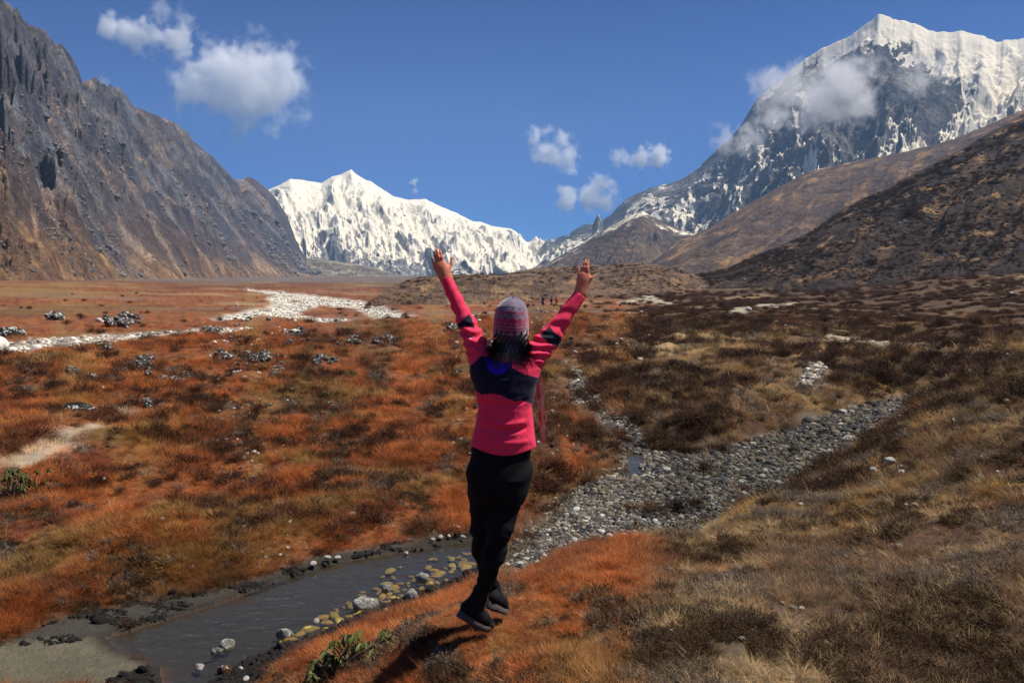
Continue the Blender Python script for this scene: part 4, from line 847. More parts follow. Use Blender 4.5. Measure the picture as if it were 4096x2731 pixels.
PY = 4.14                                                     # how far ahead the woman stands
def W(u, v, dy=0.0):
    d = ray(u, v); return d * ((PY + dy) / d[1])
pxm = PY / F
def cloth(name, rough=0.8, weave=900.0, wr=0.5, sheen=0.3):
    nt = NT(name); c = nt.attr("Col"); P = nt.obj(); n = nt.noise(P, 26.0, 5, 0.6); f = nt.noise(P, weave, 2, 0.5)
    nt.col(nt.mix(1.0, c, nt.math('MULTIPLY_ADD', n, 0.45, 0.78), 'MULTIPLY')); nt.b.inputs["Roughness"].default_value = rough
    nt.b.inputs["Sheen Weight"].default_value = sheen; nt.bump(nt.math('ADD', nt.math('MULTIPLY', nt.noise(P, 14.0, 4, 0.6), 1.0), nt.math('MULTIPLY', f, 0.12)), wr, 0.012); return nt.m
def skin_mat():
    nt = NT("skin"); P = nt.obj(); n = nt.noise(P, 90.0, 4, 0.6); n2 = nt.noise(P, 25.0, 3)
    nt.col(nt.mix(1.0, nt.attr("Col"), nt.math('MULTIPLY_ADD', n2, 0.5, 0.75), 'MULTIPLY')); nt.b.inputs["Roughness"].default_value = 0.55; nt.b.inputs["Specular IOR Level"].default_value = 0.35
    nt.b.inputs["Subsurface Weight"].default_value = 0.15; nt.b.inputs["Subsurface Radius"].default_value = (0.01, 0.004, 0.002); nt.bump(n, 0.25, 0.004); return nt.m
M_SKIN = skin_mat(); M_CLOTH = cloth("jacket_fabric", 0.75, 900.0, 0.75, 0.06); M_BLACK = cloth("black_stretch_fabric", 0.85, 900.0, 0.3, 0.0); M_KNIT = cloth("knitted_wool", 0.95, 400.0, 0.7, 0.5)

def woman():
    SKIN = np.array(lin(200, 122, 86)); base = W(1960, 2510); base[2] = ground(base[:1], base[1:2])[0]
    # joints, read off the photograph
    shL, elL, wrL = W(1925, 1462), W(1866, 1290, .06), W(1784, 1112, .10)
    shR, elR, wrR = W(2095, 1470), W(2203, 1345, .05), W(2322, 1172, .08)
    head = W(2043, 1300); neck = W(2035, 1440)
    hipL, knL, anL = W(1938, 1890), W(1932, 2110, .06), W(1968, 2352, .20)
    hipR, knR, anR = W(2056, 1890), W(1998, 2110, -.05), W(1926, 2368, -.02)
    # --- body: one skin surface
    b = Solid(np.array([-0.45, PY - 0.30, base[2] - 0.02]) + [0, 0, 0], np.array([0.50, PY + 0.42, 0.18]), 0.0045)
    k = .025
    b.ball(head + [0, .0, .01], (.070, .088, .108), k); b.limb(head + [0, .05, -.05], head + [0, .06, -.075], .045, .035, .03)      # skull, jaw
    b.limb(head + [0, .088, -.005], head + [0, .106, -.035], .008, .013, .012)                                                    # nose
    for sx in (-1, 1): b.ball(head + [sx * .074, .0, -.015], (.010, .020, .030), .01); b.ball(head + [sx * .028, .082, .012], .012, .006)
    b.limb(head + [-.02, .088, -.062], head + [.02, .088, -.062], .006, .006, .008)
    b.limb(head + [0, -.01, -.06], neck + [0, .0, -.03], .048, .055, .03)
    zc = lambda v: W(2030, v)[2]; xc = lambda u: (u - 2048) * pxm
    b.loft([(zc(1445), xc(2028), PY + .0, .10, .06), (zc(1500), xc(2015), PY, .125, .085), (zc(1600), xc(2018), PY, .115, .085), (zc(1700), xc(2016), PY, .105, .08), (zc(1800), xc(2008), PY - .0, .12, .09), (zc(1900), xc(1998), PY - .01, .13, .10)], .04)
    for s, e, w in ((shL, elL, wrL), (shR, elR, wrR)): b.limb(s, e, .042, .034, .03); b.limb(e, w, .034, .021, .02)
    for h, q, a in ((hipL, knL, anL), (hipR, knR, anR)): b.limb(h, q, .068, .048, .05); b.limb(q, a, .046, .030, .03); b.limb(a, a + [.015, .02, -.04], .024, .018, .03)
    def hand(pts, wr, pal, dep, knuck, rad, thumb, rt):
        """pts: per finger base, tip (pixels); every finger bends at two knuckles"""
        for kx in knuck: b.limb(wr, W(*kx, dep), .019, .0135, .016, (1, .72, 1))
        b.limb(wr, W(*pal, dep), .022, .024, .018, (1, .7, 1))
        for (bu, bv, tu, tv, bend), r in zip(pts, rad):
            B = W(bu, bv, dep); T = W(tu, tv, dep + bend); m1 = B + (T - B) * .42 + [0, -.006, 0]; m2 = B + (T - B) * .74 + [0, -.003, 0]
            b.limb(B, m1, r, r * .94, .006); b.limb(m1, m2, r * .95, r * .86, .004); b.limb(m2, T, r * .86, r * .66, .004)
        (t0, t1, t2) = thumb; b.limb(W(*t0, dep), W(*t1, dep + .01), rt * 1.25, rt, .014); b.limb(W(*t1, dep + .01), W(*t2, dep + .018), rt, rt * .7, .004)
    hand([(1737, 1066, 1727, 1031, .012), (1748, 1056, 1735, 1007, .010), (1760, 1052, 1745, 993, .006), (1774, 1054, 1759, 998, .012)], wrL, (1770, 1080), .105, [(1742, 1068), (1752, 1060), (1763, 1056), (1776, 1058)],
         [.0062, .0072, .0078, .0076], ((1793, 1085), (1805, 1056), (1807, 1030)), .0085)
    hand([(2356, 1122, 2376, 1102, .0), (2350, 1100, 2353, 1061, .004), (2342, 1094, 2353, 1041, .014), (2331, 1095, 2343, 1040, .022)], wrR, (2334, 1125), .085, [(2352, 1115), (2346, 1104), (2338, 1100), (2329, 1102)],
         [.0064, .0074, .0078, .0074], ((2318, 1120), (2318, 1094), (2315, 1072)), .0078)
    V, Fc = b.mesh(); c = np.tile(SKIN, (len(V), 1))
    c[(V[:, 2] > head[2] - .12) & (np.hypot(V[:, 0] - head[0], V[:, 2] - head[2]) < .2) & (V[:, 1] < head[1] + .02)] = lin(30, 24, 22)
    for sx in (-1, 1): c[np.linalg.norm(V - (head + [sx * .028, .090, .012]), axis=1) < .010] = lin(40, 26, 20)
    c[np.linalg.norm((V - (head + [0, .09, -.062])) * [.4, 1, 1], axis=1) < .012] = lin(160, 80, 72)
    tips = np.minimum(np.linalg.norm(V - W(1750, 1010, .11), axis=1), np.linalg.norm(V - W(2348, 1060, .09), axis=1)); c = mixc(c, np.array(lin(214, 116, 84)), sstep(.09, .0, tips) * .6)
    V = V - base
    body = link("person", mk_mesh("person", V, Fc, M_SKIN, True, {"Col": ('FLOAT_COLOR', c)}), label="person in pink and navy jacket, knit hat and black trousers raising both arms", cat="person", loc=base)
    def part(name, V, Fc, mat, col, parent=None, smooth=True):
        return link(name, mk_mesh(name, V - base, Fc, mat, smooth, {"Col": ('FLOAT_COLOR', col)}), parent=parent or body)
    # --- jacket
    PINK, NAVY, BLUE = np.array(lin(236, 52, 88)), np.array(lin(17, 19, 42)), np.array(lin(46, 22, 190))
    j = Solid([-0.42, PY - 0.24, zc(1830)], [0.42, PY + 0.28, zc(1095)], 0.004)
    def row(v, ul, ur, dep, cy=0.0): return (zc(v), xc((ul + ur) / 2), PY + cy, (ur - ul) / 2 * pxm, dep)
    j.loft([row(1436, 1962, 2088, .062, .0), row(1452, 1925, 2112, .080), row(1475, 1902, 2138, .098), row(1510, 1892, 2144, .110), row(1560, 1900, 2138, .114), row(1625, 1912, 2130, .108), row(1700, 1900, 2137, .110), row(1760, 1886, 2149, .120), row(1835, 1882, 2153, .124)], .03)
    j.limb(shL + [.02, 0, -.01], elL, .068, .044, .055); j.limb(elL, W(1785, 1117, .10), .041, .0285, .02)
    j.limb(shR + [-.01, 0, -.01], elR + (elR - shR) * .02, .074, .053, .055); j.limb(elR, W(2318, 1180, .08), .049, .030, .02)
    j.limb(shL + [.035, -.01, .0], shR + [-.035, -.01, .0], .052, .052, .05)
    # collar
    j.limb(neck + [-.055, -.02, -.012], neck + [.055, -.02, -.012], .028, .028, .02); j.limb(neck + [-.055, .05, -.012], neck + [.055, .05, -.012], .026, .026, .02)
    G = j.grid(); X, Yg, Z = G; u = X / pxm + 2048; v = VH - 0 * Z; vv = 1365.5 - F * np.tan(np.arctan(Z / Yg) + PITCH)
    fold = np.zeros_like(X)
    back = sstep(PY + .05, PY - .03, Yg)
    for (u0, v0, cur, wd, amp, s0, s1) in [(2010, 1618, -.0022, 9, -.0055, 1905, 2125), (2030, 1606, -.0025, 8, .004, 1930, 2110), (2030, 1700, -.0030, 12, .0065, 1920, 2120), (2040, 1722, -.0032, 11, -.006, 1925, 2125), (2000, 1745, -.0026, 10, .004, 1900, 2090), (2050, 1772, -.0020, 11, .004, 1930, 2140),
                                           (1975, 1530, -.0045, 10, .005, 1915, 2060), (1985, 1512, -.0050, 9, -.004, 1925, 2050), (1985, 1660, -.003, 9, .003, 1905, 2080)]:
        dv = vv - (v0 + cur * (u - u0) ** 2); fold += amp * np.exp(-(dv / wd) ** 2) * sstep(s0, s0 + 40, u) * sstep(s1, s1 - 40, u) * back
    def ring(a, e, n, amp, seed, t0=0., t1=1.):
        ax = (e - a); L = np.linalg.norm(ax); ax = ax / L; t = ((X - a[0]) * ax[0] + (Yg - a[1]) * ax[1] + (Z - a[2]) * ax[2]) / L
        q = (X - a[0]) * ax[2] - (Z - a[2]) * ax[0]; rad = np.sqrt(np.maximum((X - a[0]) ** 2 + (Yg - a[1]) ** 2 + (Z - a[2]) ** 2 - (t * L) ** 2, 0))
        return amp * np.sin(n * 2 * pi * (t + .9 * q + .25 * np.sin(23 * q + seed)) + seed) * sstep(t0 - .05, t0 + .15, t) * sstep(t1 + .05, t1 - .15, t) * (rad < .11)
    fold += ring(shL, elL, 4.2, .0045, 1, .25, 1.) + ring(elL, wrL, 3.2, .0028, 2.2, .0, .8) + ring(shR, elR, 4.0, .005, 3, .2, 1.) + ring(elR, wrR, 3.0, .003, 4.1, .0, .7)
    fold += .0035 * np.exp(-(((u - 2188) * .75 + (vv - 1372) * .66) / 9) ** 2) * (u > 2150)
    j.d = (j.d - 1.15 * fold).astype(np.float32)
    # hem line curves down in the middle; cuffs cut square
    hem = 1776 + 46 * np.sin(np.clip((u - 1880) / 275, 0, 1) * pi * .92 + .1)
    j.d = np.maximum(j.d, (vv - hem) * pxm).astype(np.float32)
    for e, w in ((elL, W(1781, 1112, .10)), (elR, W(2320, 1178, .08))):
        ax = (w - e) / np.linalg.norm(w - e); t = (X - w[0]) * ax[0] + (Yg - w[1]) * ax[1] + (Z - w[2]) * ax[2]; near = ((X - w[0]) ** 2 + (Z - w[2]) ** 2) < .03
        j.d = np.where(near, np.maximum(j.d, t), j.d).astype(np.float32)
    V, Fc = j.mesh(); pu = CU + F * (V[:, 0] / V[:, 1]) * 1.0; dep = V[:, 1]; el = np.arctan2(V[:, 2], V[:, 1]); pv = CV - F * np.tan(el + PITCH); pu = CU + F * V[:, 0] / (V[:, 1] * np.cos(PITCH) - V[:, 2] * np.sin(PITCH))
    c = np.tile(PINK, (len(V), 1))
    yoke = [(1870, 1462), (1884, 1461), (1908, 1441), (1918, 1425), (1945, 1425), (2040, 1425), (2044, 1449), (2050, 1470), (2072, 1484), (2100, 1497), (2146, 1508), (2165, 1510), (2165, 1620), (2128, 1615), (2083, 1600), (2059, 1606), (2030, 1592), (2000, 1579), (1970, 1574), (1925, 1578), (1903, 1563), (1880, 1545)]
    i, _ = pip(pu, pv, yoke); c[i] = NAVY
    i, _ = pip(pu, pv, [(1938, 1430), (2060, 1430), (2046, 1456), (2030, 1480), (2005, 1495), (1978, 1497), (1955, 1480)]); c[i & (dep < PY + .03)] = BLUE
    i, _ = pip(pu, pv, [(2126, 1612), (2170, 1600), (2180, 1800), (2147, 1800), (2136, 1715)]); c[i] = NAVY * 1.3
    i, _ = pip(pu, pv, [(2130, 1540), (2142, 1530), (2142, 1620), (2132, 1618)]); c[i & (dep > PY - .02)] = BLUE
    i, _ = pip(pu, pv, [(1826, 1300), (1845, 1284), (1876, 1254), (1886, 1270), (1900, 1314), (1862, 1302), (1832, 1318)]); c[i] = NAVY
    i, _ = pip(pu, pv, [(2160, 1340), (2197, 1305), (2222, 1335), (2250, 1348), (2232, 1392), (2222, 1388), (2190, 1366)]); c[i] = NAVY
    i, _ = pip(pu, pv, [(1876, 1352), (1892, 1342), (1895, 1348), (1880, 1360)]); c[i] = lin(216, 150, 170)
    part("jacket", V, Fc, M_CLOTH, c)
    # --- trousers
    BLK = np.array(lin(11, 11, 14)); t = Solid([-.30, PY - .22, anR[2] - .06], [.18, PY + .36, zc(1770)], 0.0045)
    t.loft([row(1775, 1890, 2126, .100), row(1830, 1880, 2122, .112, -.01), row(1900, 1877, 2121, .122, -.015), row(1960, 1880, 2106, .118, -.01), row(2000, 1884, 2094, .105, 0)], .03)
    t.limb(hipL, knL, .088, .058, .03); t.limb(knL, knL + (anL - knL) * .35 + [-.015, -.01, 0], .057, .055, .03); t.limb(knL + (anL - knL) * .35 + [-.015, -.01, 0], anL, .050, .036, .03)
    t.limb(hipR, knR, .090, .064, .03); t.limb(knR, knR + (anR - knR) * .4 + [.008, -.012, 0], .060, .054, .03); t.limb(knR + (anR - knR) * .4 + [.008, -.012, 0], anR, .054, .036, .03)
    G = t.grid(); t.d = (t.d - .0022 * np.sin(G[2] * 95 + 30 * G[0] + 2 * np.sin(G[0] * 40)) * sstep(zc(2060), zc(2120), G[2]) - .002 * np.sin(G[2] * 60 - 45 * G[0])).astype(np.float32)
    V, Fc = t.mesh(); part("trousers", V, Fc, M_BLACK, np.tile(BLK, (len(V), 1)))
    # --- shoes: upper and thick sole, the near one on tiptoe
    def shoe(ank, heel, toe, up):
        heel = np.array(heel); toe = np.array(toe); ax = toe - heel; L = np.linalg.norm(ax); ax /= L; up = np.array(up, float); up -= ax * (up @ ax); up /= np.linalg.norm(up); sd = np.cross(ax, up)
        q = lambda a, w, z: heel + ax * a * L + sd * w + up * z
        bb = np.array([heel, toe, ank]); lo, hi = bb.min(0) - .09, bb.max(0) + .09
        s = Solid(lo, hi, .004); s.limb(q(.10, 0, .045), q(.62, 0, .038), .032, .034, .02); s.limb(q(.62, 0, .038), q(.90, 0, .030), .036, .028, .02); s.limb(q(.12, 0, .045), ank + [0, 0, .0], .029, .035, .02); s.limb(q(.42, 0, .050), ank + [.005, .005, -.01], .030, .033, .02); s.limb(ank, ank + [0, 0, .015], .037, .038, .01)
        V, Fc = s.mesh(); c = np.tile(np.array(lin(16, 16, 20)), (len(V), 1)); tt = (V - heel) @ ax / L; zz = (V - heel) @ up
        c[(tt > .80) & (zz < .045)] = lin(58, 48, 42)
        o = part("shoe", V, Fc, M_BLACK, c)
        P = []; n = 28; half = [.0, .027, .036, .038, .036, .037, .042, .044, .040, .027, .0]; ts = np.linspace(-.05, 1.03, 11)
        ring = [(tq, hw) for tq, hw in zip(ts, half)] + [(tq, -hw) for tq, hw in list(zip(ts, half))[-2:0:-1]]; m = len(ring); FcS = []
        for zi, (zl, gr) in enumerate([(-.015, .80), (-.012, .88), (.002, .92), (.014, .89), (.017, .80)]):
            for tq, hw in ring: P.append(q(tq, hw * gr, zl + .030 * max(0, tq - .68) ** 1.2 * 1.6 + (.006 if tq < .1 and zi > 2 else 0)))
        for zi in range(4):
            for a in range(m): FcS.append((zi * m + a, zi * m + (a + 1) % m, (zi + 1) * m + (a + 1) % m, (zi + 1) * m + a))
        k0 = len(P); P.append(q(.5, 0, -.015)); P.append(q(.5, 0, .022))
        for a in range(m): FcS.append((a, k0, k0, (a + 1) % m)); FcS.append((4 * m + a, 4 * m + (a + 1) % m, k0 + 1, k0 + 1))
        P = np.array(P); tris = [f for f in FcS]; nt_c = np.tile(np.array(lin(78, 73, 72)), (len(P), 1)); nt_c[:m] = lin(24, 23, 24)
        so = part("sole", P, np.array(tris), M_CLOTH, nt_c, parent=o)
        # laces
        LV, LF = [], []
        for a in (.45, .52, .59, .66):
            for sgn in (-1, 1):
                p0 = q(a, -.022 * sgn, .074 - (a - .45) * .06); p1 = q(a + .05, .022 * sgn, .072 - (a - .45) * .06); w = ax * .003; kk = len(LV); LV += [p0 - w, p0 + w, p1 + w, p1 - w]; LF.append((kk, kk + 1, kk + 2, kk + 3))
        part("laces", np.array(LV), np.array(LF), M_CLOTH, np.tile(np.array(lin(40, 40, 44)), (len(LV), 1)), parent=o, smooth=False)
        return o
    def gz(p): return ground(p[:1], p[1:2])[0]
    t1 = W(1957, 2520, .05); t1[2] = gz(t1) + .035; h1 = W(1836, 2455, -.06)
    shoe(anR + [-.004, .0, -.005], h1, t1, (0.25, 0.05, 1))
    t2 = W(2016, 2440, .28); t2[2] = gz(t2) + .035; h2 = W(1957, 2420, .12); h2[2] = max(h2[2], gz(h2) + .03)
    shoe(anL + [.004, .0, .0], h2, t2, (0.1, 0.0, 1))
    # --- knit hat
    nu, nv = 260, 120; th = np.linspace(0, 2 * pi, nu, endpoint=False); hv = np.linspace(0, 1, nv)
    TH, HV = np.meshgrid(th, hv)
    prof = np.interp(HV, [0, .03, .10, .30, .50, .68, .80, .89, .95, .985, 1], [.97, 1.0, 1.01, 1.0, .965, .90, .79, .60, .38, .16, .0])
    pleat = 1 + .025 * np.sin(TH * 7 + 1.0 + 2 * np.sin(TH)) * sstep(.55, .9, HV); zh = HV * .198 + .005 * np.sin(TH * 3 + 1) * HV
    rim = head + [0, .0, -.062]; ca = np.cos(TH)
    HX = rim[0] + .0865 * prof * pleat * np.cos(TH) + .004 * HV; HY = rim[1] + .100 * prof * pleat * np.sin(TH) - .018 * HV; HZ = rim[2] + zh + .010 * np.sin(TH) * (1 - HV) + .0010 * np.sin(HV * 170)
    GREY, PK, DP = np.array(lin(112, 98, 116)), np.array(lin(158, 28, 70)), np.array(lin(96, 16, 48))
    a = TH / (2 * pi); c = np.tile(GREY, TH.shape + (1,)); c = c * (0.85 + 0.2 * np.sin(HV * 300))[..., None] ** .5
    def band(lo, hi): return (HV >= lo) & (HV < hi)
    c[band(0, .14)] = DP
    def saw(n, ph=0): return np.abs(((a * n + ph) % 1) * 2 - 1)
    tri = saw(16); m = band(.14, .22); c[m] = np.where((tri[m] < (HV[m] - .14) / .08)[:, None], DP * 1.2, GREY * 1.1)
    c[band(.22, .31)] = PK * .85; c[band(.245, .262)] = GREY; c[band(.31, .335)] = GREY * 1.1
    m = band(.335, .375); c[m] = PK * .9; m = band(.375, .425); c[m & (saw(18) > .5)] = PK * .9
    m = band(.425, .475); c[m] = PK; m = band(.475, .555); c[m & (saw(14, .3) > (HV - .475) / .08)] = PK
    m = band(.57, .71); z = (HV - .64) / .065; c[m & (np.abs(np.abs(z) + saw(13) - .85) < .22)] = PK
    c[band(.725, .765) & (saw(13, .5) < .22)] = lin(70, 40, 66)
    Fh = grid_faces(nv, nu, True); part("knit_hat", np.c_[HX.ravel(), HY.ravel(), HZ.ravel()], Fh, M_KNIT, c.reshape(-1, 3))
    # --- hair: a dark mass under the hat and loose strands down to the collar
    hs = Solid(head - [.16, .16, .22], head + [.16, .14, .10], .005); hs.ball(head + [0, -.012, -.03], (.083, .086, .085), .02); hs.limb(head + [-.03, -.045, -.07], head + [-.05, -.045, -.125], .046, .030, .03); hs.limb(head + [.035, -.045, -.07], head + [.052, -.045, -.125], .046, .030, .03); hs.limb(head + [0, -.055, -.07], head + [0, -.055, -.09], .04, .03, .03)
    G = hs.grid(); hs.d = np.maximum(hs.d, (G[1] - head[1] - .055)).astype(np.float32) + .004 * np.sin(G[0] * 260 + 8 * np.sin(G[2] * 30)).astype(np.float32)
    HVt, HF = hs.mesh(); HV2 = [HVt]; HF2 = [HF]; off = len(HVt)
    g = np.random.default_rng(3); ns = 900; sg = 7; A = g.uniform(-pi * 1.04, .04 * pi, ns); SV = []; SF = []
    for i in range(ns):
        an = A[i]; sx = cos(an); sy = sin(an); mid = abs(sx) < .45; p0 = head + np.array([.080 * sx, .088 * sy - .005, -.045]); ln = g.uniform(.095, .165) * (1.0 if not mid else g.uniform(.7, 1.05))
        out = np.array([sx * g.uniform(.015, .070) * (1 + .7 * (sx < 0)), -abs(sy) * g.uniform(.0, .03) - .01, 0]); wob = g.normal(0, .006, 3); k0 = len(SV); w = g.uniform(.0008, .0019)
        for s_ in range(sg + 1):
            tt = s_ / sg; p = p0 + out * tt ** 1.6 + wob * sin(tt * 3) + np.array([0, 0, -ln * tt - .01]); ww = w * (1 - .75 * tt)
            SV += [p + [-sy * ww * -1, sx * ww, 0], p - [-sy * ww * -1, sx * ww, 0]]
        for s_ in range(sg): SF.append((k0 + 2 * s_, k0 + 2 * s_ + 1, k0 + 2 * s_ + 3, k0 + 2 * s_ + 2))
    AV = np.r_[HVt, np.array(SV)]; AF = np.r_[HF, np.array(SF) + off]
    nt = NT("black_hair"); nt.col(nt.attr("Col")); nt.b.inputs["Roughness"].default_value = 0.38; nt.b.inputs["Specular IOR Level"].default_value = 0.5
    part("hair", AV, AF, nt.m, np.tile(np.array(lin(20, 17, 17)), (len(AV), 1)))
    # --- scarf: a loop round the neck and a fringed end hanging at her side
    nr, nc2 = 90, 14; aa, bb2 = np.meshgrid(np.linspace(0, 2 * pi, nr, endpoint=False), np.linspace(0, 2 * pi, nc2, endpoint=False), indexing='ij')
    rr = .026 + .004 * np.sin(bb2 * 4 + aa * 3); SX = neck[0] + (.062 + rr * np.cos(bb2)) * np.cos(aa); SY = neck[1] + .005 + (.070 + rr * np.cos(bb2)) * np.sin(aa); SZ = neck[2] + .028 + 1.25 * rr * np.sin(bb2)
    i = np.arange(nr * nc2).reshape(nr, nc2); i2 = np.roll(i, -1, 0); FcS = np.stack([i, i2, np.roll(i2, -1, 1), np.roll(i, -1, 1)], -1).reshape(-1, 4)
    SCV = [np.c_[SX.ravel(), SY.ravel(), SZ.ravel()]]; PE = [np.array(lin(246, 176, 146)), np.array(lin(240, 120, 86)), np.array(lin(150, 56, 56)), np.array(lin(224, 180, 156))]
    st = (np.floor(bb2 / (2 * pi) * 11 + .4 * np.sin(aa * 5)) % 4).astype(int).ravel(); SCC = [np.array(PE)[st]]; SCF = [FcS]; off = nr * nc2
    for q in range(22):
        n = 26; u0 = g.uniform(2148, 2172); dyq = g.uniform(.03, .10); w = g.uniform(.0022, .0050); vs = np.linspace(1492, g.uniform(1720, 1778), n); P = []
        for s_, vq in enumerate(vs):
            tt = s_ / (n - 1); p = W(u0 + 14 * tt * (g.uniform(.9, 1.1)) + 3.0 * sin(vq / 17 + q * 1.7) * (.4 + tt) - 6 * (1 - tt), vq, dyq); P += [p + [w, 0, 0], p + [-w, .001, 0]]
        SCV.append(np.array(P)); SCF.append(np.array([(off + 2 * s_, off + 2 * s_ + 1, off + 2 * s_ + 3, off + 2 * s_ + 2) for s_ in range(n - 1)])); off += 2 * n
        cc = np.array([PE[[0, 1, 3, 0, 2, 3, 1][(q + (s_ // 5) * (q % 3)) % 7]] for s_ in range(n) for _ in (0, 1)]); SCC.append(cc)
    part("scarf", np.concatenate(SCV), np.concatenate(SCF), M_CLOTH, np.concatenate(SCC))
    return body
woman()

def hiker(u, v, coat, pack, label, step, packed=True):
    p = place(u, v, rmin=60); s = Solid([-.4, -.4, 0 - .02], [.4, .4, 1.78], .022); st = step
    s.ball((0, 0, 1.62), (.085, .10, .12), .03); s.limb((0, 0, 1.48), (0, 0, 1.56), .06, .06, .03)
    s.loft([(.88, 0, 0, .17, .12), (1.1, 0, 0, .16, .12), (1.35, 0, 0, .20, .13), (1.48, 0, 0, .14, .10)], .05)
    for sx in (-1, 1):
        s.limb((sx * .20, 0, 1.40), (sx * .26, .03, 1.12), .06, .05, .04); s.limb((sx * .26, .03, 1.12), (sx * .22, .16, .95), .05, .04, .02)
        s.limb((sx * .09, 0, .90), (sx * .11, sx * st, .48), .09, .065, .04); s.limb((sx * .11, sx * st, .48), (sx * .11, sx * st * 1.4 - .03, .06), .065, .05, .03); s.limb((sx * .11, sx * st * 1.4 - .05, .04), (sx * .11, sx * st * 1.4 + .14, .035), .045, .04, .02)
    V, Fc = s.mesh(); c = np.tile(np.array(coat), (len(V), 1)); c[V[:, 2] < .9] = lin(26, 26, 30); c[V[:, 2] > 1.66] = lin(30, 26, 24)
    b = link("person", mk_mesh("person", V, Fc, M_CLOTH, True, {"Col": ('FLOAT_COLOR', c)}), label=label, cat="person", loc=p, group="walkers far along the trail")
    q = Solid([-.3, -.55, .8], [.3, .1, 1.65], .022); q.loft([(.92, 0, -.22, .15, .11), (1.1, 0, -.24, .19, .15), (1.35, 0, -.23, .19, .14), (1.52, 0, -.20, .13, .09)], .05)
    V, Fc = q.mesh(); link("backpack", mk_mesh("backpack", V, Fc, M_CLOTH, True, {"Col": ('FLOAT_COLOR', np.tile(np.array(pack), (len(V), 1)))}), parent=b)
    b.rotation_euler.z = rng.normal(0, .3); return b
hiker(2172, 1222, lin(34, 32, 36), lin(36, 34, 40), "distant walker in black with a dark backpack", .10)
hiker(2205, 1224, lin(40, 52, 54), lin(30, 62, 64), "distant walker carrying a dark teal backpack", .05)
hiker(2226, 1222, lin(40, 36, 36), lin(238, 98, 30), "distant walker carrying a bright orange backpack", .12)

